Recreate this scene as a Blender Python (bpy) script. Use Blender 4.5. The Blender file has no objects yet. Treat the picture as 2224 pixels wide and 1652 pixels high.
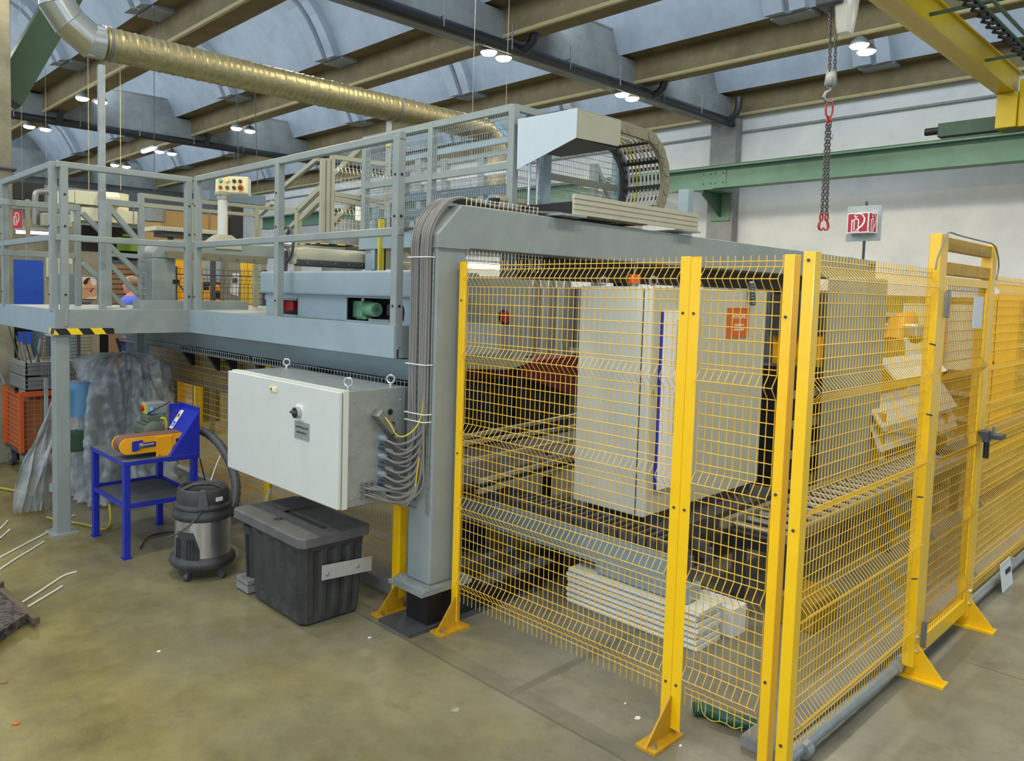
import bpy, math, random
from mathutils import Vector, Matrix
random.seed(7)
S = bpy.context.scene
COL = S.collection
# ---------------- camera ----------------
W_, H_ = 2224, 1652
ROLL, PITCH, YAW = math.radians(1.3586), math.radians(3.943), math.radians(48.293)
FPX, PX, PY, EYE = 1660.6, 932.3, 748.3, 1.8
_f = Vector((math.cos(PITCH)*math.cos(YAW), math.cos(PITCH)*math.sin(YAW), -math.sin(PITCH)))
_r = Vector((math.sin(YAW), -math.cos(YAW), 0)); _u = _r.cross(_f)
_R = math.cos(ROLL)*_r + math.sin(ROLL)*_u; _U = -math.sin(ROLL)*_r + math.cos(ROLL)*_u
CAM = Vector((0, 0, EYE))
cd = bpy.data.cameras.new('camera'); cam = bpy.data.objects.new('camera', cd); COL.objects.link(cam)
m4 = Matrix((_R, _U, -_f)).transposed().to_4x4(); m4.translation = CAM
cam.matrix_world = m4
cd.sensor_width = 36; cd.lens = FPX/W_*36
cd.shift_x = (W_/2-PX)/W_; cd.shift_y = -(H_/2-PY)/W_
cd.clip_start = .05; cd.clip_end = 200
S.camera = cam
# ---------------- world, exposure ----------------
wd = bpy.data.worlds.new('world'); S.world = wd; wd.use_nodes = True
wd.node_tree.nodes['Background'].inputs[0].default_value = (.66, .79, 1, 1)
wd.node_tree.nodes['Background'].inputs[1].default_value = .9
S.view_settings.view_transform = 'Standard'; S.view_settings.look = 'None'
S.view_settings.gamma = 1; S.view_settings.use_curve_mapping = False
S.view_settings.exposure = 0.0
# camera flash (its hard mesh shadows show on the control cabinet)
fl = bpy.data.lights.new('flash', 'SPOT'); fl.energy = 65; fl.spot_size = math.radians(85); fl.spot_blend = .6
fl.shadow_soft_size = .02; fl.color = (1, .98, .95)
flo = bpy.data.objects.new('flash', fl); COL.objects.link(flo)
mf = m4.copy(); mf.translation = CAM + _R*.07 + _U*.05; flo.matrix_world = mf
# daylight from the open bay behind the viewer
al = bpy.data.lights.new('bay_daylight', 'AREA'); al.shape = 'RECTANGLE'; al.size = 12; al.size_y = 4; al.energy = 260; al.color = (.78, .88, 1)
alo = bpy.data.objects.new('bay_daylight', al); COL.objects.link(alo); alo.location = (-9, 2, 3.0)
alo.rotation_euler = (Vector((1, .35, -.05))).to_track_quat('-Z', 'Y').to_euler()

def ray(px, py): return _f + _R*((px-PX)/FPX) - _U*((py-PY)/FPX)
def AX(px, py, x): d = ray(px, py); return CAM + d*(x/d.x)
def AY(px, py, y): d = ray(px, py); return CAM + d*(y/d.y)
def AZ(px, py, z=0): d = ray(px, py); return CAM + d*((z-EYE)/d.z)

# ---------------- materials ----------------
def lin(c):
    return tuple(((v/255)/12.92 if v/255 <= .04045 else ((v/255+.055)/1.055)**2.4) for v in c)
MATS = {}
def mat(name, c, rough=.5, metal=0, var=.12, scale=6, bump=0, c2=None, spec=.5, alpha=1, trans=0, emit=0, bscale=60, coat=0, thr=None):
    m = bpy.data.materials.new(name); m.use_nodes = True; nt = m.node_tree; b = nt.nodes['Principled BSDF']
    a = lin(c); d = lin(c2) if c2 else tuple(v*(1-var) for v in a)
    b.inputs['Roughness'].default_value = rough; b.inputs['Metallic'].default_value = metal
    b.inputs['Specular IOR Level'].default_value = spec
    if coat: b.inputs['Coat Weight'].default_value = coat; b.inputs['Coat Roughness'].default_value = .15
    tc = nt.nodes.new('ShaderNodeTexCoord'); n = nt.nodes.new('ShaderNodeTexNoise')
    n.inputs['Scale'].default_value = scale; n.inputs['Detail'].default_value = 6; n.inputs['Roughness'].default_value = .65
    nt.links.new(tc.outputs['Object'], n.inputs['Vector'])
    r = nt.nodes.new('ShaderNodeValToRGB'); lo, hi = thr or (.35, .65)
    r.color_ramp.elements[0].position = lo; r.color_ramp.elements[1].position = hi
    r.color_ramp.elements[0].color = (*d, 1); r.color_ramp.elements[1].color = (*a, 1)
    nt.links.new(n.outputs['Fac'], r.inputs['Fac']); nt.links.new(r.outputs['Color'], b.inputs['Base Color'])
    if bump:
        n2 = nt.nodes.new('ShaderNodeTexNoise'); n2.inputs['Scale'].default_value = bscale; n2.inputs['Detail'].default_value = 4
        nt.links.new(tc.outputs['Object'], n2.inputs['Vector'])
        bp = nt.nodes.new('ShaderNodeBump'); bp.inputs['Strength'].default_value = bump; bp.inputs['Distance'].default_value = .01
        nt.links.new(n2.outputs['Fac'], bp.inputs['Height']); nt.links.new(bp.outputs['Normal'], b.inputs['Normal'])
    if trans: b.inputs['Transmission Weight'].default_value = trans
    if alpha < 1: b.inputs['Alpha'].default_value = alpha
    if emit:
        b.inputs['Emission Color'].default_value = (*a, 1); b.inputs['Emission Strength'].default_value = emit
    MATS[name] = m; return m
mat('paint_gray', (143, 152, 148), .42, var=.14, scale=5)
mat('paint_blue', (146, 164, 170), .4, var=.12, scale=4)  # blue-grey paint; on platform edge beams it stands in for daylight
mat('cover_daylit', (184, 198, 204), .45, var=.06)  # carrier cover paint with bluish daylight put into the colour
mat('paint_beige', (162, 162, 140), .5, var=.1)
mat('yellow', (250, 200, 12), .32, var=.06, scale=9, coat=.3)
mat('yellow_wire', (230, 186, 56), .4, var=.05)
mat('yellow_dirty', (200, 152, 22), .5, var=.25, scale=14)
mat('crane_yellow', (205, 175, 12), .38, var=.08)
mat('white_box', (208, 212, 203), .45, var=.04, scale=8)
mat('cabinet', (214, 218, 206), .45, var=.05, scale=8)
mat('cabinet_side', (190, 190, 168), .5, var=.06)  # same cabinet paint, the warmer light on this side put into the colour
mat('galv', (168, 176, 174), .42, .55, var=.2, scale=12)
mat('steel', (205, 205, 205), .25, .9, var=.12, scale=10)
mat('steel_dull', (150, 150, 146), .45, .7, var=.2, scale=10)
mat('alu', (206, 200, 172), .35, .55, var=.08)
mat('duct', (172, 162, 122), .42, .8, var=.25, scale=18, bump=.5, bscale=18)
mat('duct_new', (205, 208, 200), .24, .92, var=.1, scale=8)
mat('black', (26, 26, 28), .5, var=.3)
mat('plastic_black', (34, 35, 36), .5, c2=(60, 61, 60), scale=7, bump=.15, thr=(.45, .75))
mat('dusty_lid', (104, 104, 100), .75, c2=(84, 84, 84), scale=5, bump=.1)
mat('dark_gray', (72, 74, 78), .55, var=.2)
mat('cable', (128, 126, 120), .5, var=.1)
mat('cable_yellow', (205, 190, 60), .45, var=.1)
mat('hose_yellow', (170, 160, 40), .5, var=.1)
mat('chain_gray', (84, 84, 82), .5, var=.2)
mat('carrier', (126, 122, 98), .55, var=.12)
mat('blue', (34, 46, 168), .4, var=.15, scale=9)
mat('blue_board', (30, 84, 196), .55, var=.06)
mat('blue_light', (96, 150, 190), .4, var=.1)
mat('belt', (118, 86, 72), .9, var=.15, scale=40, bump=.2)
mat('sander_yellow', (240, 168, 20), .4, var=.08)
mat('dust_top', (104, 104, 104), .8, c2=(84, 86, 92), scale=8)
mat('motor_olive', (92, 104, 84), .55, var=.15)
mat('motor_green', (120, 172, 138), .4, var=.12)
mat('rail_green', (98, 132, 108), .5, var=.18, scale=3)
mat('dark_green', (56, 84, 62), .55, var=.2)
mat('lime', (130, 170, 60), .5)
mat('red', (160, 36, 40), .45, var=.15)
mat('dark_red', (96, 26, 36), .5, var=.2)
mat('orange', (214, 96, 34), .5, var=.1)
mat('sign_orange', (206, 98, 30), .5, var=.04)
mat('sign_red', (178, 40, 62), .45, var=.04)
mat('white', (235, 235, 228), .5, var=.03)
mat('paper', (215, 218, 215), .7, var=.04)
mat('wall_paint', (218, 217, 210), .85, c2=(202, 202, 198), scale=1.2, bump=.1, bscale=30)
mat('end_wall', (118, 128, 132), .85, c2=(98, 106, 108), scale=1.5)
mat('shell', (158, 168, 178), .85, c2=(142, 152, 162), scale=1.8, bump=.08)  # roof concrete with the blue cast of daylight put into the colour
mat('beam_conc', (124, 111, 80), .85, c2=(104, 92, 62), scale=2.2, bump=.1)  # roof concrete with the warm lamp light put into the colour
mat('tie_conc', (140, 146, 146), .85, c2=(118, 124, 122), scale=2, bump=.1)
mat('conc_gray', (146, 146, 140), .85, c2=(124, 126, 122), scale=2.5, bump=.1)
mat('conc_left', (150, 146, 124), .85, c2=(128, 122, 100), scale=5, bump=.15)
mat('conduit', (176, 166, 120), .5)
mat('drain_black', (40, 42, 48), .4)
mat('skin', (205, 150, 125), .55, var=.08, scale=20)
mat('hair', (150, 126, 96), .8)
mat('shirt', (92, 110, 214), .8, var=.1, scale=10)
mat('trousers', (50, 60, 90), .8)
mat('shoe', (40, 38, 36), .6)
mat('film', (206, 212, 212), .2, c2=(170, 178, 178), scale=5, alpha=.45, bump=1, bscale=8, spec=.8, thr=(.4, .6))
mat('machine_blue', (94, 112, 128), .55, var=.25, scale=4)
mat('hopper_white', (214, 214, 200), .3, alpha=.88, var=.04)
mat('wood', (150, 118, 84), .8, var=.2, scale=10)
mat('crate_gray', (136, 138, 132), .6, var=.12)
mat('rope', (214, 216, 206), .7, var=.1)
mat('bristle', (38, 34, 34), .95, c2=(92, 84, 80), scale=30, bump=1, bscale=60, thr=(.45, .6))
mat('guard_olive', (158, 128, 38), .6, var=.3, scale=3)
mat('strip_metal', (196, 194, 190), .45, .3, var=.15, scale=20)
mat('strip_glare', (250, 248, 238), .18, .35, var=.25, scale=30, bump=.3)  # near-white base colour paints in the blown highlights on the metal
mat('cable_light', (196, 194, 186), .5, var=.08)
mat('brush_wood', (98, 86, 64), .85, var=.2)
mat('pillar_orange', (200, 150, 60), .6)
mat('tan_box', (180, 145, 88), .7, var=.08)
mat('duct_white', (205, 204, 176), .5, var=.06)
mat('skylight', (225, 235, 240), .3, alpha=.22, var=.03)
mat('lamp', (255, 244, 214), .5, emit=38, var=0)
mat('tube_light', (250, 248, 255), .5, emit=14, var=0)
mat('indicator_green', (60, 190, 150), .35)
mat('indicator_yellow', (238, 220, 150), .35)
mat('steel_blue', (110, 124, 138), .3, .8, var=.1)
mat('poster_bg', (222, 214, 204), .6, var=.03)
mat('poster_skin', (214, 158, 110), .6, var=.12, scale=12)
mat('poster_hair', (50, 32, 30), .6)
mat('purple', (120, 60, 110), .6)
mat('debris', (160, 150, 128), .8)
mat('glass_green', (22, 88, 74), .35, var=.3)

# floor: power-floated concrete, olive stains and grey dust, a dark joint round the machine bay
def floor_mat():
    m = bpy.data.materials.new('floor_concrete'); m.use_nodes = True; nt = m.node_tree; b = nt.nodes['Principled BSDF']
    N = nt.nodes.new; L = nt.links.new
    tc = N('ShaderNodeTexCoord')
    def noise(s, d=6, r=.6):
        n = N('ShaderNodeTexNoise'); n.inputs['Scale'].default_value = s; n.inputs['Detail'].default_value = d; n.inputs['Roughness'].default_value = r
        L(tc.outputs['Object'], n.inputs['Vector']); return n.outputs['Fac']
    def ramp(f, p0, p1, c0, c1):
        r = N('ShaderNodeValToRGB'); r.color_ramp.elements[0].position = p0; r.color_ramp.elements[1].position = p1
        r.color_ramp.elements[0].color = (*c0, 1); r.color_ramp.elements[1].color = (*c1, 1); L(f, r.inputs['Fac']); return r.outputs['Color']
    def mix(f, a, c):
        x = N('ShaderNodeMix'); x.data_type = 'RGBA'; L(f, x.inputs['Factor']); L(a, x.inputs['A']); L(c, x.inputs['B']); return x.outputs['Result']
    def mth(op, a, v2=None, v3=None):
        x = N('ShaderNodeMath'); x.operation = op
        if hasattr(a, 'links'): L(a, x.inputs[0])
        else: x.inputs[0].default_value = a
        for i, v in ((1, v2), (2, v3)):
            if v is None: continue
            if hasattr(v, 'links'): L(v, x.inputs[i])
            else: x.inputs[i].default_value = v
        return x.outputs[0]
    olive = ramp(noise(1.6, 9, .72), .36, .64, lin((98, 88, 46)), lin((138, 129, 80)))
    gray = ramp(noise(2.3, 9, .7), .35, .65, lin((108, 106, 92)), lin((136, 133, 114)))
    sx = N('ShaderNodeSeparateXYZ'); L(tc.outputs['Object'], sx.inputs[0])
    # grey dust collects towards the machine bay, olive sealer left in the aisle
    g = mth('ADD', mth('MULTIPLY', sx.outputs['X'], .55), mth('MULTIPLY', noise(.9, 8, .7), 2.2))
    g = mth('MULTIPLY_ADD', g, 1.0, -1.75)
    cl = N('ShaderNodeClamp'); L(g, cl.inputs[0])
    base = mix(cl.outputs[0], olive, gray)
    st = ramp(noise(5.5, 9, .75), .54, .68, (0, 0, 0), (1, 1, 1))
    dk = N('ShaderNodeRGB'); dk.outputs[0].default_value = (*lin((104, 98, 72)), 1)
    sf = mth('MULTIPLY', st, .7); base = mix(sf, base, dk.outputs[0])
    sp = ramp(noise(30, 4, .6), .62, .70, (0, 0, 0), (1, 1, 1)); sf = mth('MULTIPLY', sp, .35); base = mix(sf, base, dk.outputs[0])
    # joints: along Y at x=2.56, and one across at y=2.33
    def line(axis, pos, w):
        wob = mth('MULTIPLY_ADD', noise(6), .02, -.01)
        d = mth('ABSOLUTE', mth('ADD', mth('SUBTRACT', sx.outputs[axis], pos), wob))
        return mth('LESS_THAN', d, w), d
    l1, d1 = line('X', 2.50, .008)
    inx = mth('GREATER_THAN', sx.outputs['X'], 2.50)
    l2, d2 = line('Y', 2.22, .022); l2 = mth('MULTIPLY', l2, inx)
    l3 = mth('MULTIPLY', mth('LESS_THAN', mth('ABSOLUTE', mth('SUBTRACT', sx.outputs['X'], 2.56)), .05), .45)
    l4, d4 = line('X', 4.55, .006); l4 = mth('MULTIPLY', l4, mth('LESS_THAN', sx.outputs['Y'], 1.0))
    tot = mth('MULTIPLY', mth('MAXIMUM', mth('MAXIMUM', l1, l3), mth('MAXIMUM', mth('MULTIPLY', l2, .7), l4)), .75)
    dd = N('ShaderNodeRGB'); dd.outputs[0].default_value = (*lin((86, 84, 74)), 1)
    base = mix(tot, base, dd.outputs[0])
    L(base, b.inputs['Base Color'])
    rr = N('ShaderNodeMapRange'); L(noise(1.7), rr.inputs[0]); rr.inputs[3].default_value = .2; rr.inputs[4].default_value = .5
    L(rr.outputs[0], b.inputs['Roughness'])
    bp = N('ShaderNodeBump'); bp.inputs['Strength'].default_value = .12; bp.inputs['Distance'].default_value = .01; L(noise(25), bp.inputs['Height']); L(bp.outputs['Normal'], b.inputs['Normal'])
    MATS['floor'] = m
floor_mat()
def hazard_mat():
    m = bpy.data.materials.new('hazard'); m.use_nodes = True; nt = m.node_tree; b = nt.nodes['Principled BSDF']
    tc = nt.nodes.new('ShaderNodeTexCoord'); mp = nt.nodes.new('ShaderNodeVectorMath'); mp.operation = 'DOT_PRODUCT'
    mp.inputs[1].default_value = (6.2, 6.2, 4.6); nt.links.new(tc.outputs['Object'], mp.inputs[0])
    fr = nt.nodes.new('ShaderNodeMath'); fr.operation = 'FRACT'; nt.links.new(mp.outputs['Value'], fr.inputs[0])
    gt = nt.nodes.new('ShaderNodeMath'); gt.operation = 'GREATER_THAN'; gt.inputs[1].default_value = .5; nt.links.new(fr.outputs[0], gt.inputs[0])
    mx = nt.nodes.new('ShaderNodeMix'); mx.data_type = 'RGBA'; nt.links.new(gt.outputs[0], mx.inputs['Factor'])
    mx.inputs['A'].default_value = (*lin((245, 205, 10)), 1); mx.inputs['B'].default_value = (*lin((28, 26, 28)), 1)
    nt.links.new(mx.outputs['Result'], b.inputs['Base Color']); b.inputs['Roughness'].default_value = .45; MATS['hazard'] = m
hazard_mat()

# ---------------- mesh helpers ----------------
def V(*a): return Vector(a)
class M:
    def __init__(s): s.v = []; s.f = []; s.mi = []; s.m = 0
    def add(s, vs, fs):
        o = len(s.v); s.v += [Vector(v) for v in vs]; s.f += [[i+o for i in f] for f in fs]; s.mi += [s.m]*len(fs); return s
    def obox(s, c, a, b, d):
        c, a, b, d = map(Vector, (c, a, b, d))
        vs = [c+i*a+j*b+k*d for i in (-1, 1) for j in (-1, 1) for k in (-1, 1)]
        return s.add(vs, [(0, 1, 3, 2), (4, 6, 7, 5), (0, 4, 5, 1), (2, 3, 7, 6), (0, 2, 6, 4), (1, 5, 7, 3)])
    def box(s, x0, x1, y0, y1, z0, z1):
        return s.obox(((x0+x1)/2, (y0+y1)/2, (z0+z1)/2), ((x1-x0)/2, 0, 0), (0, (y1-y0)/2, 0), (0, 0, (z1-z0)/2))
    def bar(s, p, q, w, h, up=(0, 0, 1)):
        p, q, up = Vector(p), Vector(q), Vector(up); d = (q-p); L = d.length; d.normalize()
        sd = d.cross(up)
        if sd.length < .05: sd = d.cross(Vector((0, 1, 0)))
        sd.normalize(); u2 = sd.cross(d)
        return s.obox((p+q)/2, d*L/2, sd*w/2, u2*h/2)
    def tube(s, pts, r, n=6, closed=False, caps=True):
        pts = [Vector(p) for p in pts]; N = len(pts); rs = r if isinstance(r, (list, tuple)) else [r]*N
        vs = []; ref = None
        for i, p in enumerate(pts):
            a = pts[i-1] if (i or closed) else p; c = pts[(i+1) % N] if (i < N-1 or closed) else p
            t = (c-a)
            if t.length < 1e-9: t = Vector((0, 0, 1))
            t.normalize()
            if ref is None:
                ref = Vector((0, 0, 1)) if abs(t.z) < .9 else Vector((1, 0, 0))
            sd = t.cross(ref)
            if sd.length < 1e-4: sd = t.orthogonal()
            sd.normalize(); up = sd.cross(t); ref = up
            vs += [p+(sd*math.cos(2*math.pi*k/n)+up*math.sin(2*math.pi*k/n))*rs[i] for k in range(n)]
        fs = []
        for i in range(N if closed else N-1):
            j = (i+1) % N
            fs += [(i*n+k, i*n+(k+1) % n, j*n+(k+1) % n, j*n+k) for k in range(n)]
        if caps and not closed: fs += [tuple(range(n))[::-1], tuple((N-1)*n+k for k in range(n))]
        return s.add(vs, fs)
    def cyl(s, p, q, r, n=20, r2=None): return s.tube([p, q], [r, r if r2 is None else r2], n)
    def prism(s, poly, ext):
        n = len(poly); ext = Vector(ext); vs = [Vector(p) for p in poly]; vs += [p+ext for p in vs]
        return s.add(vs, [tuple(range(n))[::-1], tuple(range(n, 2*n))]+[(i, (i+1) % n, n+(i+1) % n, n+i) for i in range(n)])
    def loft(s, rings, caps=True):
        n = len(rings[0]); vs = [v for r in rings for v in r]; fs = []
        for i in range(len(rings)-1): fs += [(i*n+k, i*n+(k+1) % n, (i+1)*n+(k+1) % n, (i+1)*n+k) for k in range(n)]
        if caps: fs += [tuple(range(n))[::-1], tuple((len(rings)-1)*n+k for k in range(n))]
        return s.add(vs, fs)
    def lathe(s, c, prof, n=28, ax=(0, 0, 1), sx=1, sy=1):
        c, ax = Vector(c), Vector(ax).normalized(); a = ax.orthogonal().normalized() if abs(ax.z) < .99 else Vector((1, 0, 0)); b = ax.cross(a)
        return s.loft([[c+ax*z+(a*math.cos(2*math.pi*k/n)*sx+b*math.sin(2*math.pi*k/n)*sy)*r for k in range(n)] for r, z in prof])
    def ball(s, c, r, n=14, m=9):
        r = (r, r, r) if not isinstance(r, (tuple, list)) else r; c = Vector(c)
        return s.loft([[c+Vector((math.cos(2*math.pi*k/n)*math.sin(t)*r[0], math.sin(2*math.pi*k/n)*math.sin(t)*r[1], -math.cos(t)*r[2])) for k in range(n)]
                       for t in [max(.02, min(math.pi-.02, math.pi*i/(m-1))) for i in range(m)]])
    def quad(s, a, b, c, d): return s.add([a, b, c, d], [(0, 1, 2, 3)])
    def build(s, name, mats, parent=None, smooth=False, bevel=0, loc=None):
        me = bpy.data.meshes.new(name)
        if parent is not None: o0 = WORG[parent.name]
        else:
            if loc is None:
                xs = [v.x for v in s.v]; ys = [v.y for v in s.v]; zs = [v.z for v in s.v]
                loc = Vector(((min(xs)+max(xs))/2, (min(ys)+max(ys))/2, min(zs)))
            o0 = Vector(loc)
        me.from_pydata([tuple(v-o0) for v in s.v], [], s.f)
        ms = mats if isinstance(mats, (list, tuple)) else [mats]
        for k in ms: me.materials.append(MATS[k])
        me.polygons.foreach_set('material_index', s.mi)
        me.polygons.foreach_set('use_smooth', [bool(smooth)]*len(s.f)); me.update()
        ob = bpy.data.objects.new(name, me); COL.objects.link(ob)
        if parent is not None: ob.parent = parent
        else: ob.location = o0
        WORG[ob.name] = o0
        if smooth and smooth != 2:
            try: me.set_sharp_from_angle(angle=math.radians(40))
            except Exception: pass
        if bevel:
            bm = ob.modifiers.new('bevel', 'BEVEL'); bm.width = bevel; bm.segments = 2; bm.limit_method = 'ANGLE'; bm.harden_normals = False
        return ob
WORG = {}
def tag(o, label, cat, group=None, kind=None):
    if label: o['label'] = label
    if cat: o['category'] = cat
    if group: o['group'] = group
    if kind: o['kind'] = kind
    return o
def thing(name, label, cat, loc, group=None):
    o = bpy.data.objects.new(name, None); COL.objects.link(o); o.location = loc; o.empty_display_size = .1
    WORG[o.name] = Vector(loc); return tag(o, label, cat, group)
def struct(o): o['kind'] = 'structure'; return o
def dup(root, loc, label=None, rz=None):
    r = root.copy(); COL.objects.link(r); r.location = loc
    if rz is not None: r.rotation_euler.z = rz
    if label: r['label'] = label
    for ch in list(root.children):
        c = ch.copy(); COL.objects.link(c); c.parent = r
        for g in list(ch.children):
            d = g.copy(); COL.objects.link(d); d.parent = c
    return r
def text(s, c, right, up, size, mname, parent, name='lettering', thick=.0008):
    cu = bpy.data.curves.new(name, 'FONT'); cu.body = s; cu.size = size; cu.align_x = 'CENTER'; cu.align_y = 'CENTER'; cu.extrude = thick
    to = bpy.data.objects.new('tmp', cu); COL.objects.link(to)
    dg = bpy.context.evaluated_depsgraph_get(); me = bpy.data.meshes.new_from_object(to.evaluated_get(dg))
    bpy.data.objects.remove(to); bpy.data.curves.remove(cu)
    r, u = Vector(right).normalized(), Vector(up).normalized(); n = r.cross(u)
    mt = Matrix((r, u, n)).transposed().to_4x4(); mt.translation = Vector(c)-WORG[parent.name]
    me.transform(mt); me.materials.clear(); me.materials.append(MATS[mname])
    ob = bpy.data.objects.new(name, me); COL.objects.link(ob); ob.parent = parent; WORG[ob.name] = WORG[parent.name]; return ob
def wire_path(z0, z1, bends, amp, hb):
    pts = [(z1, 0)]
    for b in sorted(bends, reverse=True):
        if b+hb < z1 and b-hb > z0: pts += [(b+hb, 0), (b+.006, amp), (b-.006, amp), (b-hb, 0)]
    return pts+[(z0, 0)]
def meshpanel(axis, fix, a0, a1, z0, z1, bends=(), amp=-.035, sp=.03, sh=.05, r=.0019, hb=.045, top=.022):
    """welded wire mesh panel with folded stiffening ridges"""
    g = M(); n = max(1, round((a1-a0)/sp)); path = wire_path(z0, z1, bends, amp, hb)
    P = (lambda t, z, o: V(fix+o, t, z)) if axis == 'Y' else (lambda t, z, o: V(t, fix+o, z))
    for i in range(n+1):
        t = a0+(a1-a0)*i/n; g.tube([P(t, z, o) for z, o in path], r, 4, caps=False)
    zs = []; z = z1-top
    while z > z0+.01: zs.append(z); z -= sh
    zs = [q for q in zs if all(abs(q-b) > hb*.8 for b in bends)]+[b for b in bends if z0 < b < z1]+[q for b in bends for q in (b+hb, b-hb) if z0 < q < z1]
    for z in zs:
        o = amp if any(abs(z-b) < .001 for b in bends) else 0
        g.tube([P(a0, z, o-.003*(1 if amp < 0 else -1)), P(a1, z, o-.003*(1 if amp < 0 else -1))], r, 4, caps=False)
    return g
# ================= STRUCTURE =================
ZC = 5.6
XP = [-1.92, 1.53, 4.98, 8.42, 11.82, 15.3]      # gutter beams, running along Y
YB = [-2.45, 8.2, 18.85, 29.5]                    # cross beams, running along X
Y0, Y1 = -6, 29.5
struct(M().box(-14, 17, -9, 30.5, -.2, 0).build('floor', 'floor', loc=(0, 0, 0)))
def arc(xa, xb, zb, rise, n=14):
    return [V(xa+(xb-xa)*(1-math.cos(math.pi*i/n))/2, 0, zb+rise*(1-abs(math.cos(math.pi*i/n))**2.4)) for i in range(n+1)]
sh = M()
for k in range(1, len(XP)):
    full = arc(XP[k-1]+.75, XP[k]-.36, ZC+.38, 1.08); a = full[5:]
    b = [p+V(0, 0, .12) for p in a]
    struct(M().prism([V(full[0].x, Y0, full[0].z), V(full[0].x+.012, Y0, full[0].z), V(a[0].x+.012, Y0, a[0].z+.05), V(a[0].x, Y0, a[0].z+.05)], (0, Y1-Y0, 0)).build('window_%d' % k, 'skylight'))
    poly = [V(p.x, Y0, p.z) for p in a]+[V(p.x, Y0, p.z) for p in reversed(b)]
    sh.prism(poly, (0, Y1-Y0, 0))
struct(sh.build('ceiling', 'shell', smooth=True))
for k in range(1, len(XP)):
    x = XP[k]; g = M()
    g.prism([V(x-.34, Y0, ZC+.40), V(x, Y0, ZC+.40), V(x, Y0, ZC), V(x+.45, Y0, ZC), V(x+.45, Y0, ZC+.40), V(x+.79, Y0, ZC+.40), V(x+.79, Y0, ZC+.55), V(x-.34, Y0, ZC+.55)], (0, Y1-Y0, 0))
    struct(g.build('trim_%d' % k, 'beam_conc'))
    struct(M().tube([(x+.02, Y0, ZC-.02), (x+.02, Y1, ZC-.02)], .035, 8).build('trim_%d' % (k+10), 'conduit', smooth=True))
for k in range(1, len(XP)):
    l = bpy.data.lights.new('shed_daylight', 'AREA'); l.shape = 'RECTANGLE'; l.size = 35; l.size_y = .9; l.energy = 420; l.color = (.78, .89, 1)
    o = bpy.data.objects.new('shed_daylight', l); COL.objects.link(o); o.location = (XP[k-1]+1.22, 11.7, ZC+.86)
    dv = V(.88, 0, -.30).normalized(); ly = dv.cross(V(0, 1, 0)); mm = Matrix((V(0, 1, 0), ly, -dv)).transposed()
    if mm.determinant() < 0: mm = Matrix((V(0, 1, 0), -ly, -dv)).transposed()
    o.matrix_world = Matrix.Translation(o.location) @ mm.to_4x4()
# ribs: paired strips with a groove, haunch down to the gutter beam
n_ = 30
for k in range(1, len(XP)):
    g = M()
    for y in (.95, 4.85, 11.6, 15.5, 22.3, 25.9):
        for (ya, yb, d) in ((y, y+.22, .16), (y+.30, y+.58, .20), (y+.01, y+.55, .08)):
            a = arc(XP[k-1]+.75, XP[k]-.36, ZC+.38, 1.08)
            c = V((XP[k-1]+.75+XP[k]-.3)/2, 0, ZC+.2)
            inn = [p-(p-c).normalized()*d for p in a]; inn[0] = a[0]+V(d, 0, -.03); inn[-1] = a[-1]+V(-d, 0, -.03)
            poly = [V(p.x, ya, p.z) for p in a]+[V(p.x, ya, p.z) for p in reversed(inn)]
            g.prism(poly, (0, yb-ya, 0))
        for s_, xa in ((-1, XP[k]-.34), (1, XP[k-1]+.45)):
            # haunch wedges on the ledge, both sides of the rib
            for dy, yy in ((-1, y), (1, y+.58)):
                g.prism([V(xa, yy, ZC+.42), V(xa, yy, ZC+.95), V(xa, yy+dy*.25, ZC+.66), V(xa, yy+dy*.9, ZC+.42)], (.34, 0, 0))
            g.box(xa, xa+.34, y, y+.58, ZC+.35, ZC+.7)
    struct(g.build('trim_%d' % (n_+k), 'shell'))
for j, y in enumerate(YB):
    g = M()
    g.box(-1.5, 15.3, y-.22, y+.22, ZC-.12, ZC+.35)
    for k in range(1, len(XP)):
        xa, xb = XP[k-1]+.45, XP[k]
        g.prism([V(xa, y-.12, ZC), V(xa, y-.12, ZC+.42), V(xa+.35, y-.12, ZC+.8), V(xb-.55, y-.12, ZC+.8), V(xb-.32, y-.12, ZC+.42), V(xb, y-.12, ZC+.3), V(xb, y-.12, ZC)], (0, .24, 0))
        g.box(xa+.35, xb-.55, y-.135, y-.12, ZC+.77, ZC+.8)
    struct(g.build('trim_%d' % (40+j), 'tie_conc'))
# walls
struct(M().box(15.45, 15.75, -6, 29.5, 0, 6.6).build('wall_back', 'wall_paint'))
g = M(); g.box(15.40, 15.452, -6, 29.5, 5.22, 5.26); struct(g.build('trim_60', 'conc_gray'))
g = M(); g.box(-1, 15.45, 29.5, 29.8, 0, 7.4); struct(g.build('wall_left', 'end_wall'))
for i, y in enumerate((8.05, 18.7)):
    struct(M().box(15.2, 15.5, y-.28, y+.28, 0, 5.5).build('trim_%d' % (61+i), 'conc_gray'))
# wall end column near left edge of the frame
b = AY(26, 400, 8.42)
tag(M().box(b.x-.55, b.x, 8.4, 8.95, 0, 5.5).build('concrete_column', 'conc_left', bevel=.01), 'square raw concrete column cut by the left edge of the picture', 'column')
tag(M().tube([(b.x-.57, 8.38, 2.9), (b.x+.02, 8.38, 2.9), (b.x+.02, 8.97, 2.9)], .02, 6).build('strap_band', 'dark_gray'), 'thin dark band strapped round the concrete column at left edge', 'strap')

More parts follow.
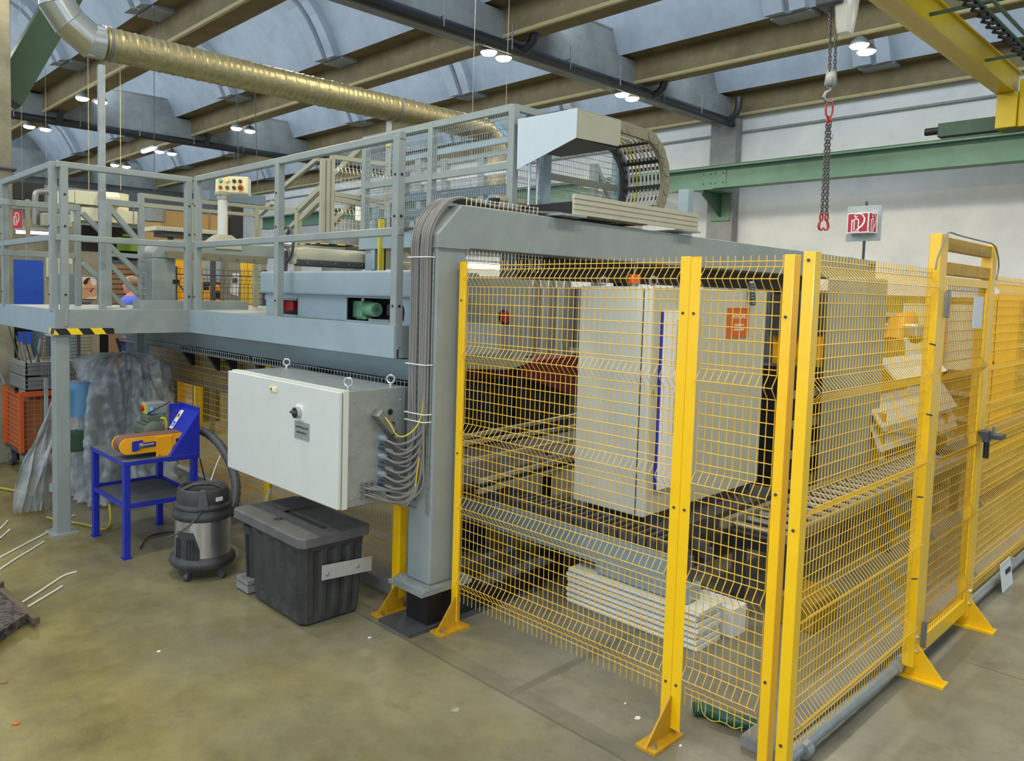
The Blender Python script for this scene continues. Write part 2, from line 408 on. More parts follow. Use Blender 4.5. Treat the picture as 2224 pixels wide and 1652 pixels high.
# drain pipes along the cross beams with elbows up to the gutters
def drain(y, z0, x0, x1, label, els):
    t = thing('drain_pipe', label, 'pipe', (x0, y, z0), 'black drain pipes under the roof')
    M().tube([(x0, y, z0), (x1, y, z0)], .085, 12).build('pipe', 'drain_black', t, smooth=True)
    for x, s in els:
        M().tube([(x, y, z0), (x, y+s*.12, z0+.02), (x, y+s*.22, z0+.1), (x, y+s*.26, z0+.22), (x, y+s*.26, z0+.42)], .07, 10).build('elbow', 'drain_black', t, smooth=True)
    x = x0+.6
    while x < x1:
        M().box(x-.01, x+.01, y-.1, y+.1, z0+.085, z0+.11).box(x-.008, x+.008, y-.1, y-.085, z0-.05, z0+.3).build('hanger', 'galv', t); x += 1.35
drain(7.86, 5.40, 2.4, 15.35, 'black drain pipe crossing the roof above the upper right', [(5.3, 1), (8.7, -1), (8.9, 1), (12.2, -1), (12.3, 1), (14.9, -1)])
drain(18.5, 5.38, 2.4, 15.1, 'black drain pipe far back under the roof, crossing at upper left', [(5.25, -1), (8.7, -1), (12.2, -1)])

# lamps
LAMPS = [(4.98, 16.0, 'at upper left behind the platform'), (4.98, 19.8, 'lowest at far left under the roof'), (8.42, 8.28, 'at top centre, large and bright'),
         (8.42, 16.27, 'left of centre above the control console'), (8.42, 20.65, 'behind the short tube light'), (8.42, 24.04, 'farthest back, just over the platform rail'),
         (11.82, 8.235, 'above the cable chain hood'), (11.82, 4.3, 'beside the hoist chain bag')]
def lamp_light(x, y, e=1.0):
    l = bpy.data.lights.new('lamp_light', 'AREA'); l.shape = 'DISK'; l.size = .5; l.energy = 62*e; l.color = (1, .90, .70)
    o = bpy.data.objects.new('lamp_light', l); COL.objects.link(o); o.location = (x+.2, y, 5.30)
proto = None
for x, y, wh in LAMPS:
    for s in (0, 1):
        xx = x+.02+s*.36; yy = y+s*.03; zz = 5.42
        lab = 'round bright ceiling lamp %s, %s of its pair' % (wh, ('left', 'right')[s])
        if proto is None:
            proto = thing('ceiling_lamp', lab, 'lamp', (xx, yy, zz), 'paired round lamps under the roof beams')
            M().lathe((xx, yy, zz), [(.13, 0), (.13, .02), (.1, .07), (.05, .11), (.035, .12)], 20).build('housing', 'galv', proto, smooth=True)
            M().lathe((xx, yy, zz), [(.122, -.004), (.1, -.03), (.05, -.045), (.01, -.048)], 20).build('lens', 'lamp', proto, smooth=True)
            M().cyl((xx, yy, zz+.11), (xx, yy, zz+.2), .012, 8).build('stem', 'dark_gray', proto)
        else: dup(proto, (xx, yy, zz), lab)
    lamp_light(x, y)
for x, y in ((1.53, 4.3), (4.98, 4.3), (8.42, 4.3), (1.53, 8.2), (4.98, 8.2), (4.98, 0.3), (8.42, .3), (1.53, .3), (-1.9, 4.3), (4.98, 12.1), (1.53, 12.1), (8.42, 12.1), (11.82, 12.1), (11.82, .3), (-1.9, .3), (1.53, 16)): lamp_light(x, y)
a = AX(310, 330, 8.42); c = AX(338, 322, 8.42)
t = thing('tube_lamp', 'short glowing tube light beside a lamp pair far back under the roof', 'lamp', c)
M().box(8.38, 8.46, c.y, a.y, a.z-.03, a.z+.03).build('tube', 'tube_light', t)
M().box(8.36, 8.48, c.y, a.y, a.z+.03, a.z+.07).build('housing', 'galv', t)

# crane rail on the back wall
t = thing('crane_rail', 'long green steel crane rail running along the white back wall', 'crane rail', (14.6, 8, 4.0))
z0, z1 = 4.0, 4.43
g = M(); g.box(14.45, 14.75, -5, 26, z1-.03, z1).box(14.45, 14.75, -5, 26, z0, z0+.03).box(14.59, 14.61, -5, 26, z0, z1)
g.build('girder', 'rail_green', t)
M().box(14.57, 14.63, -5, 26, z1, z1+.04).build('rail', 'dark_green', t)
pl = M(); pl.box(14.575, 14.592, 7.62, 8.16, z0+.05, z1-.05); q = pl.build('splice_plate', 'rail_green', t)
for yy in (7.68, 7.84, 7.94, 8.1):
    for zz in (z0+.12, z1-.12): M().cyl((14.56, yy, zz), (14.576, yy, zz), .014, 8).build('bolt', 'dark_green', t)
for nme, yb_ in (('right of the cable chain', 8.02), ('far left behind the platform', 18.6)):
    w = thing('rail_bracket', 'green wall bracket under the crane rail, '+nme, 'bracket', (15.2, yb_, 3.5))
    M().box(15.17, 15.2, yb_-.2, yb_+.2, 3.42, 4.0).build('back_plate', 'rail_green', w)
    M().prism([V(15.17, yb_-.02, 3.5), V(15.17, yb_-.02, 3.98), V(14.4, yb_-.02, 3.98), V(14.4, yb_-.02, 3.9)], (0, .04, 0)).build('gusset', 'dark_green', w)
    M().box(14.4, 15.2, yb_-.22, yb_+.22, 3.975, 4.0).build('top_plate', 'rail_green', w)
# bridge crane: end carriage, girder, hoist
t = thing('crane_carriage', 'green crane end carriage sitting on the wall rail at far right', 'crane carriage', (14.6, 2.5, 4.48))
M().box(14.5, 14.72, 3.20, 4.0, 4.5, 4.72).box(14.5, 14.72, 1.2, 2.78, 4.5, 4.72).build('beam', 'dark_green', t, bevel=.01)
M().cyl((14.6, 4.0, 4.62), (14.6, 4.2, 4.62), .06, 14).build('buffer', 'black', t)
M().box(14.56, 14.64, 1.5, 2.2, 4.47, 4.52).build('wheel', 'dark_gray', t)
YG = 3.21
zb = 1.8+YG*1.0
t = thing('crane_girder', 'yellow overhead crane girder crossing the upper right corner', 'crane', (10, YG, zb))
zt = zb+.36
g = M(); g.box(3.2, 14.72, YG-.24, YG, zb, zb+.02).box(3.2, 14.72, YG-.24, YG, zt-.02, zt).box(3.2, 14.72, YG-.20, YG-.04, zb, zt)
g.build('girder', 'crane_yellow', t)
e = AX(2167, 250, 14.35)
M().box(14.3, 14.72, 2.93, 3.19, 4.49, 5.01).build('end_foot', 'crane_yellow', t, bevel=.01)
M().box(14.35, 14.72, 2.80, 2.925, 4.49, 5.2).build('end_plate', 'crane_yellow', t, bevel=.01)
# festoon rails above
t = thing('festoon_rail', 'dark cable festoon on rails above the yellow crane girder', 'cable rail', (9, 2.4, 5.0))
for yy, zz, r_ in ((2.46, 5.05, .03), (2.32, 5.03, .02)):
    M().tube([(5, yy, zz), (14.3, yy, zz)], r_, 8).build('rail', 'dark_green', t)
g = M()
for i in range(34):
    x = 6.6+i*.24; g.tube([(x, 2.46, 5.05), (x+.06, 2.51+.03*random.random(), 4.99), (x+.14, 2.44, 4.97), (x+.2, 2.46, 5.05)], .022, 5)
g.build('cable_loops', 'black', t)
for x in (7.8, 10.2, 12.6): M().bar((x, 2.2, 5.1), (x, YG-.24, 5.1), .05, .03).build('cross_arm', 'dark_green', t)
# hoist
HX, HY = 7.79, 3.1
t = thing('chain_hoist', 'dark electric chain hoist with translucent white chain bag hanging from crane', 'hoist', (HX, HY, 4.3))
M().box(HX-.18, HX+.22, HY-.15, HY+.08, 4.57, 4.86).build('motor', 'dark_gray', t, bevel=.02)
M().box(HX-.06, HX+.1, HY-.06, HY+.04, 4.86, 5.0).build('trolley', 'black', t)
c0 = AY(1862, 15, HY-.08); c1 = AY(1832, 82, HY-.08)
bx = AY(1837, 40, HY-.13).x
M().loft([[V(bx+dx*sx, HY-.13+dy*sy, z) for dx, dy in ((-1, -.7), (-.7, -1), (.7, -1), (1, -.7), (1, .7), (.7, 1), (-.7, 1), (-1, .7))]
          for z, sx, sy in ((c1.z-.0, .07, .05), (c1.z+.04, .085, .06), (c1.z+.24, .12, .075), (c1.z+.40, .135, .085), (c1.z+.44, .11, .06))]).build('chain_bag', 'hopper_white', t, smooth=True)
def chain(g, p, q, r=.006, L=.045, w=.011):
    p, q = Vector(p), Vector(q); n = max(1, int((q-p).length/(L*.72))); d = (q-p)/n
    ax = (q-p).normalized(); a1 = ax.orthogonal().normalized(); a2 = ax.cross(a1)
    for i in range(n):
        c = p+d*(i+.5); s_ = (a1+a2).normalized() if i % 2 else (a1-a2).normalized()
        g.tube([c+ax*(L/2-w)*sg*1.0+ax*w*math.sin(th)*1.0*(1)+s_*w*math.cos(th) for sg, ths in ((1, (0, .8, 1.57, 2.34, 3.14)), (-1, (3.14, 3.94, 4.71, 5.5, 6.28))) for th in ths], r, 4, closed=True)
    return g
g = M(); ct = AY(1804, 25, HY); cb = AY(1802, 155, HY); chain(g, ct, cb); g.build('lifting_chain', 'chain_gray', t)
g = M(); ct = AY(1815, 80, HY); cb = AY(1813, 155, HY); chain(g, ct, cb); g.build('return_chain', 'chain_gray', t)
c = AY(1805, 170, HY)
M().loft([[V(c.x+dx*s_, c.y+dy*s_*.8, z) for dx, dy in ((-1, -.6), (-.6, -1), (.6, -1), (1, -.6), (1, .6), (.6, 1), (-.6, 1), (-1, .6))] for z, s_ in ((c.z-.08, .045), (c.z-.06, .058), (c.z+.05, .05), (c.z+.075, .04))]).build('hook_block', 'steel_dull', t, smooth=True)
hk = [V(c.x, c.y, c.z-.08), V(c.x, c.y, c.z-.11), V(c.x-.035, c.y+.03, c.z-.14), V(c.x-.05, c.y+.04, c.z-.18), V(c.x-.03, c.y+.025, c.z-.215), V(c.x+.01, c.y-.01, c.z-.22), V(c.x+.035, c.y-.03, c.z-.19)]
M().tube(hk, [.012, .012, .014, .016, .016, .012, .007], 8).build('hook', 'steel_dull', t, smooth=True)
t = thing('chain_sling', 'two-leg lifting chain with red rings hanging from the hoist hook', 'chain', (c.x, c.y, c.z-.9))
def link(c, a, h, w, r): c = Vector(c); return [c+V(0, 0, 1)*(h*math.sin(th))+Vector(a)*(w*math.cos(th)) for th in [2*math.pi*i/16 for i in range(16)]]
M().tube(link((c.x+.0, c.y, c.z-.29), (.75, -.66, 0), .085, .034, 0), .010, 6, closed=True).build('master_ring', 'red', t, smooth=True)
M().tube(link((c.x, c.y, c.z-.39), (.66, .75, 0), .03, .02, 0), .008, 6, closed=True).tube(link((c.x+.01, c.y, c.z-.42), (.75, -.66, 0), .03, .022, 0), .008, 6, closed=True).build('coupling_link', 'red', t, smooth=True)
bt = AY(1790, 465, HY)
R2 = _R.copy(); R2.z = 0; R2.normalize()
for s_ in (-1, 1):
    g = M(); chain(g, V(c.x, c.y, c.z-.44)+R2*.012*s_, bt+R2*.022*s_, .0065, .04, .013); g.build('chain_leg', 'chain_gray', t)
    o_ = bt+R2*.026*s_
    M().tube(link(o_-V(0, 0, .03), R2, .035, .014, 0), .009, 6, closed=True).build('clevis', 'red', t, smooth=True)
    M().tube([o_-V(0, 0, .05), o_-V(0, 0, .085)+R2*.014*s_, o_-V(0, 0, .12)+R2*.022*s_, o_-V(0, 0, .15)+R2*.01*s_, o_-V(0, 0, .155)-R2*.012*s_, o_-V(0, 0, .13)-R2*.024*s_], [.009, .012, .013, .012, .009, .005], 7).build('hook', 'red', t, smooth=True)
M().box(c.x+.02, c.x+.05, c.y-.03, c.y-.02, c.z-.58, c.z-.53).build('tag', 'steel', t)
# fire extinguisher sign on a pole, by the back wall
def exting(g, P, u, v, w=.012):
    """white extinguisher-with-hose symbol drawn as raised strips in the plane P,u,v (unit square 0..1)"""
    n = u.cross(v).normalized()
    Q = lambda a, b: P+u*a+v*b+n*.002
    def strip(pts, ws):
        L_, R_ = [], []
        for i, p in enumerate(pts):
            a = pts[max(0, i-1)]; c_ = pts[min(len(pts)-1, i+1)]; dx, dy = c_[0]-a[0], c_[1]-a[1]; l = math.hypot(dx, dy) or 1
            ww = (ws[i] if isinstance(ws, list) else ws)/2
            L_.append(Q(p[0]-dy/l*ww, p[1]+dx/l*ww)); R_.append(Q(p[0]+dy/l*ww, p[1]-dx/l*ww))
        for i in range(len(pts)-1): g.quad(L_[i], R_[i], R_[i+1], L_[i+1])
    strip([(.22, .66), (.3, .60), (.36, .67), (.44, .70), (.52, .66), (.55, .58), (.55, .08), (.24, .08), (.24, .60)], .055)
    strip([(.35, .60), (.35, .14)], .05)
    strip([(.42, .72), (.42, .79), (.34, .80)], .05)
    strip([(.5, .82), (.4, .8), (.33, .86), (.40, .93), (.56, .95), (.72, .88), (.82, .70), (.80, .5), (.70, .34), (.58, .24), (.42, .12)], [.04, .04, .04, .045, .05, .06, .07, .08, .08, .07, .03])
SX = 9.0
c = AX(1876, 485, SX)
t = thing('fire_sign', 'red and white fire extinguisher box sign on a pole before the back wall', 'sign', (c.x, c.y, 0))
zc_ = c.z
M().cyl((c.x+.03, c.y-.005, 0), (c.x+.03, c.y-.005, zc_+.235), .014, 10).build('pole', 'dark_gray', t)
M().box(c.x, c.x+.01, c.y-.17, c.y+.17, zc_-.19, zc_+.19).build('back_plate', 'galv', t)
a = AX(1847, 509, SX-.02); b_ = AX(1891, 508, SX-.12)
bx0, bx1 = c.x-.14, c.x
yl, yr = c.y+.125, c.y-.095; zl, zh = zc_-.11, zc_+.105
M().prism([V(bx0, yr, zl), V(bx0+.02, yl, zl), V(bx1, yl, zl), V(bx1, yr-.04, zl)], (0, 0, zh-zl)).build('sign_box', 'white', t)
g = M(); u = (V(bx0, yr, zl)-V(bx0+.02, yl, zl)); v = V(0, 0, zh-zl); n = u.cross(v).normalized(); P = V(bx0+.02, yl, zl)+n*.003
g.quad(P+u*.05+v*.06, P+u*.95+v*.06, P+u*.95+v*.95, P+u*.05+v*.95)
u2 = V(bx1, yr-.04, zl)-V(bx0, yr, zl); n2 = u2.cross(v).normalized(); P2 = V(bx0, yr, zl)+n2*.003
g.quad(P2+u2*.05+v*.05, P2+u2*.85+v*.05, P2+u2*.85+v*.95, P2+u2*.05+v*.95); g.build('red_face', 'sign_red', t)
g = M(); exting(g, P+n*.001, u, v); exting(g, P2+n2*.001, u2*.9, v); g.build('extinguisher_symbol', 'white', t)
g = M()
for i in range(3): g.tube([AX(1800+k*10, 566-10*math.sin(math.pi*min(1, k/9))+k*1.0+i*1.5, SX-.3+i*.02) for k in range(11)], .012, 6)
tag(g.build('cable_bundle', 'black', smooth=True), 'dark cable bundle arching over the fence top below the fire sign', 'cable')
# ================= PLATFORM (mezzanine) =================
t = thing('work_platform', 'grey steel work platform deck with channel edge beams left of the cable column', 'platform', (1.62, 5.75, 0))
ZT, ZB = 1.61, 1.44
M().box(1.62, 2.60, 5.75, 7.3, ZT-.02, ZT).box(2.60, 5.2, 5.75, 7.3, ZT-.02, ZT).box(2.60, 3.45, 3.19, 5.72, ZT-.02, ZT).build('deck', 'paint_gray', t)
M().box(1.60, 2.60, 5.73, 5.75, ZB, ZT+.005).build('edge_beam', 'paint_gray', t)
M().box(2.58, 2.60, 3.18, 5.73, ZB, ZT+.005).build('edge_beam', 'paint_blue', t)  # same grey beam; daylight on this side is put in as bluer colour
M().box(1.60, 1.62, 5.75, 7.9, ZB, ZT+.005).build('edge_beam', 'paint_blue', t)  # bluer colour again stands in for daylight on this side
M().box(2.62, 3.40, 3.18, 3.19, ZB, ZT+.004).build('edge_beam', 'paint_gray', t)
g = M(); g.box(1.62, 3.4, 7.3, 7.38, ZB, ZT-.02).box(1.62, 2.60, 6.4, 6.48, ZB, ZT-.02); g.box(2.62, 3.4, 4.4, 4.48, ZB, ZT-.02); g.build('cross_beam', 'paint_gray', t)
M().box(1.60, 1.70, 5.75, 5.85, 0, ZB).build('leg', 'paint_gray', t, bevel=.006)
M().box(1.56, 1.74, 5.71, 5.89, 0, .012).build('foot_plate', 'paint_gray', t)
M().box(1.57, 1.73, 5.735, 5.88, ZB-.012, ZB).build('head_plate', 'paint_gray', t)
M().box(2.50, 2.56, 6.6, 6.66, 0, ZB).build('rear_leg', 'paint_gray', t)
g = M(); g.box(1.598, 2.0, 5.724, 5.7305, ZB-.002, ZB+.042).box(1.593, 1.5995, 5.724, 5.86, ZB-.002, ZB+.042)
tag(g.build('hazard_tape', 'hazard'), 'yellow and black striped tape round the lower corner of the platform', 'tape')
# lower machine beam under the walkway
t = thing('machine_beam', 'long blue-grey machine beam below the platform walkway', 'beam', (2.8, 5, 1.2))
M().prism([V(2.72, 3.16, 1.44), V(2.66, 3.16, 1.43), V(2.76, 3.16, 1.30), V(3.0, 3.16, 1.28), V(3.0, 3.16, 1.44)], (0, 5.3, 0)).build('beam', 'paint_blue', t)
M().box(3.02, 3.06, 3.3, 8.3, .9, 1.30).build('web', 'machine_blue', t)
for y in (3.5, 4.35, 5.1, 5.6, 5.9, 6.4): M().prism([V(2.8, y, 1.27), V(3.0, y, 1.27), V(2.98, y, 1.1), V(2.92, y, 1.1)], (0, .05, 0)).build('lug', 'black', t)
g = M()
for y0_, y1_ in ((3.16, 4.95), (5.0, 7.6)):
    for (x, z) in ((2.70, 1.30), (2.70, 1.262), (2.74, 1.255), (2.78, 1.255)): g.tube([(x, y0_, z), (x, y1_, z)], .0028, 4)
    y = y0_
    while y < y1_: g.tube([(2.70, y, 1.305), (2.70, y, 1.255), (2.79, y, 1.255)], .0026, 4); y += .034
tag(g.build('wire_tray', 'galv'), 'long wire cable tray fixed under the blue-grey beam', 'cable tray')
# guard rails
def sqpost(g, x, y, z0, z1, w=.05): return g.box(x-w/2, x+w/2, y-w/2, y+w/2, z0, z1)
def rail(name, label, posts, ends, zt=2.625, zm=2.12, zb_=1.50, group=None, holes=None):
    t = thing(name, label, 'railing', (*posts[0], ZT))
    for (x, y) in posts:
        p_ = sqpost(M(), x, y, 1.60, zt).build('post', 'paint_gray', t, bevel=.004)
        M().box(x-.012, x+.012, y-.035, y+.035, zb_, 1.62).build('mounting_tab', 'paint_gray', p_)
    (xa, ya), (xb, yb_) = ends
    M().bar((xa, ya, zt), (xb, yb_, zt), .046, .045).build('top_rail', 'paint_gray', t, bevel=.006)
    M().bar((xa, ya, zm), (xb, yb_, zm), .04, .045).build('middle_rail', 'paint_gray', t, bevel=.006)
    return t
t1 = rail('guard_rail', 'grey guard railing along the platform side facing us, between console and cage', [(2.615, 5.66), (2.615, 4.44), (2.615, 3.21)], ((2.615, 5.68), (2.615, 3.18)))
t2 = rail('guard_rail', 'grey guard railing across the end of the platform above the striped tape', [(1.67, 5.76), (2.58, 5.76)], ((1.62, 5.76), (2.61, 5.76)))
t3 = rail('guard_rail', 'grey guard railing leaving the picture at the left edge', [(1.615, 5.82), (1.615, 7.17)], ((1.615, 5.80), (1.615, 8.3)))
for t_, ps in ((t1, [(2.589, 5.66), (2.589, 4.44), (2.589, 3.21)]), (t3, [(1.589, 5.83), (1.589, 7.17)])):
    for x, y in ps:
        for z in (1.72, 2.2, 2.42): M().cyl((x-.003, y+.0, z), (x+.002, y, z), .007, 8).build('bolt', 'black', t_)
for x, y in ((1.67, 5.734), (2.58, 5.734), (2.615, 3.184)):
    for z in (1.72, 2.2, 2.42): M().cyl((x, y-.003, z), (x, y+.002, z), .008, 8).build('bolt', 'black', t2 if y > 5 else t1)
# tall post carrying the duct
tag(M().box(2.02, 2.065, 6.07, 6.12, 1.61, 3.45).build('duct_post', 'galv', bevel=.003), 'slim tall square post rising from the platform to the duct elbow', 'post')

# inner stair rails: (plane Y or X, list of bars in that plane)
def px_bars(name, label, plane, c, bars, w=.045, mt='paint_gray'):
    F = (lambda p: AX(p[0], p[1], c)) if plane == 'X' else (lambda p: AY(p[0], p[1], c))
    o = F(bars[0][0]); t = thing(name, label, 'railing', o)
    for i_, b_ in enumerate(bars):
        p, q, nm = b_[0], b_[1], b_[2]
        A, B_ = F(p), F(q)
        if nm == 'post': B_.x, B_.y = A.x, A.y
        n = V(1, 0, 0) if plane == 'X' else V(0, 1, 0)
        M().bar(A, B_, w-.0022*i_, w-.0022*i_, up=n).build(nm, b_[3] if len(b_) > 3 else mt, t, bevel=.003)
    return t
px_bars('stair_rail', 'grey stair railing behind the corner post, first of three at far left', 'Y', 6.9,
        [((140, 449), (172, 452), 'top_rail'), ((0, 438), (140, 449), 'top_rail'), ((0, 548), (170, 556), 'middle_rail'), ((168, 452), (172, 690), 'post'), ((178, 462), (228, 512), 'handrail'), ((178, 572), (228, 616), 'handrail')], .05)
px_bars('stair_rail', 'grey stair railing with three slanted bars in front of the man in blue', 'Y', 6.5,
        [((226, 438), (304, 446), 'top_rail'), ((234, 440), (236, 664), 'post'), ((306, 420), (308, 664), 'post'), ((238, 452), (300, 524), 'handrail'), ((236, 532), (302, 596), 'handrail'),
         ((238, 574), (300, 640), 'handrail'), ((238, 634), (272, 668), 'handrail'), ((236, 552), (304, 557), 'middle_rail')], .05)
px_bars('stair_rail', 'higher grey rail running behind the control console post', 'Y', 6.9,
        [((420, 445), (422, 676), 'post'), ((556, 452), (558, 676), 'post'), ((304, 424), (404, 436), 'top_rail'), ((304, 444), (404, 454), 'second_rail'), ((404, 436), (470, 441), 'top_rail'), ((470, 441), (600, 454), 'top_rail'), ((404, 454), (560, 468), 'second_rail')], .045, 'paint_beige')
px_bars('stair_rail', 'grey stair railing climbing right, its post beside the handwheel', 'X', 3.9,
        [((600, 452), (648, 457), 'landing_rail'), ((648, 457), (651, 640), 'post'), ((650, 455), (790, 318), 'handrail'), ((656, 474), (700, 430), 'knee_rail'), ((700, 510), (790, 416), 'lower_rail')], .055, 'paint_beige')
px_bars('stair_rail', 'beige far stair railing climbing right under the roof', 'X', 4.9,
        [((562, 466), (566, 700), 'post'), ((566, 464), (592, 440), 'handrail'), ((600, 420), (690, 345), 'handrail'), ((620, 505), (645, 480), 'lower_rail')], .055, 'paint_beige')

# machine housing on the walkway
t = thing('machine_housing', 'blue-grey machine housing with openings behind the platform railing', 'machine', (2.9, 4, ZT))
M().box(2.72, 3.2, 3.16, 4.88, 1.765, 1.917).build('top_beam', 'paint_blue', t, bevel=.012)
g = M(); g.box(2.75, 2.77, 4.67, 4.84, 1.61, 1.765).box(2.75, 2.77, 4.43, 4.67, 1.735, 1.765).box(2.75, 2.77, 4.43, 4.67, 1.61, 1.625).box(2.75, 2.77, 3.36, 3.87, 1.755, 1.765).box(2.75, 2.77, 3.87, 4.43, 1.75, 1.765).box(2.75, 2.77, 3.145, 3.36, 1.61, 1.765)
g.box(2.75, 2.77, 3.36, 3.87, 1.61, 1.618)
g.build('front_frame', 'paint_blue', t)
g = M(); g.box(2.757, 2.765, 3.87, 4.43, 1.612, 1.752)
for i in range(26):
    for j in range(7):
        y = 3.885+i*.0212; z = 1.62+j*.019; dd = .0045 if (i+j) % 2 else -.0045
        g.add([(2.7555, y-.006, z-dd), (2.7555, y+.006, z+dd), (2.7555, y+.006, z+dd+.0025), (2.7555, y-.006, z-dd+.0025)], [(0, 1, 2, 3)])
g.build('checker_plate', 'paint_blue', t)
M().box(2.95, 3.0, 3.3, 5.12, 1.61, 1.765).build('inner_wall', 'black', t)
M().box(2.80, 2.94, 4.56, 4.86, 1.65, 1.715).build('red_cover', 'red', t)
M().box(2.775, 2.94, 4.48, 4.9, 1.72, 1.75).build('inner_ledge', 'paint_blue', t)
g = M(); g.add([(2.748, 3.36-.06*math.sin(math.pi*i/12), 1.68+.062*math.cos(math.pi*i/12)) for i in range(13)], [tuple(range(13))]); g.build('oval_opening', 'black', t)
M().box(2.745, 2.749, 3.305, 3.335, 1.635, 1.71).build('red_edge', 'dark_red', t)
mt = thing('drive_motor', 'small mint green electric gear motor in the housing opening', 'motor', (2.85, 3.79, 1.62))
M().cyl((2.86, 3.79, 1.687), (2.80, 3.63, 1.687), .043, 20).cyl((2.80, 3.63, 1.687), (2.795, 3.615, 1.687), .037, 20).build('motor_body', 'motor_green', mt, smooth=True)
M().box(2.83, 2.92, 3.81, 3.91, 1.63, 1.735).box(2.84, 2.9, 3.79, 3.89, 1.62, 1.64).build('gearbox', 'motor_green', mt, bevel=.008)
M().cyl((2.86, 3.84, 1.735), (2.86, 3.84, 1.75), .01, 8).build('oil_plug', 'white', mt)
d = (V(2.795, 3.615, 0)-V(2.86, 3.79, 0)).normalized()
g = M(); cc = V(2.794, 3.613, 1.687); sd = V(-d.y, d.x, 0)
for i in range(-3, 4): g.bar(cc+sd*.03*math.cos(i*.4)+V(0, 0, i*.01), cc-sd*.03*math.cos(i*.4)+V(0, 0, i*.01), .004, .004)
g.cyl(cc-d*.003, cc+d*.004, .009, 10); g.build('fan_grille', 'dark_green', mt)
for z in (1.66,): M().box(2.78, 2.93, 3.38, 3.5, z, 1.72).build('coupling_guard', 'black', mt)
M().box(2.80, 2.9, 3.5, 3.70, 1.612, 1.63).build('base_plate', 'paint_gray', mt)
# hood (press beam) on top
a, b_ = AX(640, 535, 3.3), AX(806, 548, 3.3)
def hood(name, label, y, x0, x1, zt_, zl, mt_='paint_gray'):
    t = thing(name, label, 'machine part', (x0, y, zl))
    prof = [(0, 0), (.02, .35), (.10, .8), (.22, 1), (.9, 1), (.98, .8), (1, 0)]
    g = M(); n = 12; rings = []
    for i in range(n+1):
        s_ = i/n; x = x0+(x1-x0)*s_; rr = 1-.75*max(0, 1-s_/.12)**2
        rings.append([V(x, y+p*.3*rr, zl+(zt_-zl)*(.35+.65*q)*rr) for p, q in prof])
    g.loft(rings); g.build('shell', mt_, t, smooth=True)
    M().box(x0+.02, x1, y-.012, y+.05, zl-.0, zl+(zt_-zl)*.36).build('lower_band', 'dark_gray', t, bevel=.01)
    for i in range(5): M().cyl((x0+.1+(x1-x0-.2)*i/4, y-.016, zl+(zt_-zl)*.2), (x0+.1+(x1-x0-.2)*i/4, y-.012, zl+(zt_-zl)*.2), .008, 8).build('bolt', 'steel_dull', t)
    return t
p, q = AY(640, 577, 4.9), AY(806, 585, 4.9); p2 = AY(650, 535, 4.9)
hood('roller_hood', 'grey-green rounded roller hood with dark lower band behind the housing', 4.9, p.x, q.x, p2.z, p.z, 'paint_beige')
x = q.x
tag(M().box(x+.02, x+.07, 4.88, 5.0, 1.61, 2.2).build('hood_bracket', 'paint_blue'), 'blue-grey upright bracket at the right end of the roller hood', 'bracket')
# handwheel
c = AY(622, 530, 4.95); t = thing('handwheel', 'dark spoked handwheel beside the roller hood', 'handwheel', c-V(0, 0, .12))
ax = V(.55, .83, 0).normalized(); ax = V(1, -.15, 0).normalized(); a1 = V(0, 0, 1); a2 = ax.cross(a1)
M().tube([c+(a1*math.cos(th)+a2*math.sin(th))*.125 for th in [2*math.pi*i/28 for i in range(28)]], .012, 8, closed=True).build('rim', 'dark_gray', t, smooth=True)
for k in range(3):
    th = k*2.094+.4; M().cyl(c, c+(a1*math.cos(th)+a2*math.sin(th))*.12, .011, 8).build('spoke', 'dark_gray', t)
M().cyl(c-ax*.03, c+ax*.03, .03, 12).build('hub', 'steel', t)
M().bar(c+V(0, 0, -.05), c+V(-.03, 0, -.38), .03, .03).build('stand', 'dark_gray', t)
# white duct plates: second gantry at the back
t = thing('rear_gantry', 'second grey gantry with sloped shoulder behind the console, left of centre', 'gantry', AY(330, 690, 6.3))
YG2 = 6.3
f = lambda px, py: AY(px, py, YG2)
g = M(); cs = [f(331, 560), f(331, 690), f(382, 690), f(382, 562)]
g.prism([V(c.x, YG2, max(c.z, 1.62)) for c in cs], (0, .3, 0)); g.build('column', 'paint_gray', t, bevel=.008)
g = M(); pts = [f(331, 560), f(331, 548), f(360, 520), f(640, 536), f(640, 560)]
g.prism([V(c.x, YG2, c.z) for c in pts], (0, .3, 0)); g.build('arm', 'paint_gray', t, bevel=.008)
pts = [f(357, 545), f(358, 560), f(572, 574), f(574, 558)]
M().prism([V(c.x, YG2-.07, c.z) for c in pts], (0, .06, 0)).build('guide_rail', 'carrier', t)
for i in range(5):
    c = f(400+i*36, 556+i*2.2); M().cyl((c.x, YG2-.078, c.z), (c.x, YG2-.068, c.z), .012, 8).build('bolt', 'steel_dull', t)
c0 = f(331, 560); g = M()
for dy in (.03, .13): g.tube([(c0.x-.04, YG2+dy, 1.66), (c0.x-.04, YG2+dy, c0.z)], .004, 4)
z = 1.68
while z < c0.z: g.tube([(c0.x-.04, YG2+.03, z), (c0.x-.04, YG2+.13, z)], .004, 4); z += .045
g.build('cable_ladder', 'steel_dull', t)
c = f(322, 600)
tag(M().box(c0.x-.2, c0.x+.75, YG2-.25, YG2-.1, 1.61, 1.68).build('toe_box', 'paint_gray'), 'low grey toe plate at the foot of the rear gantry column', 'plate')
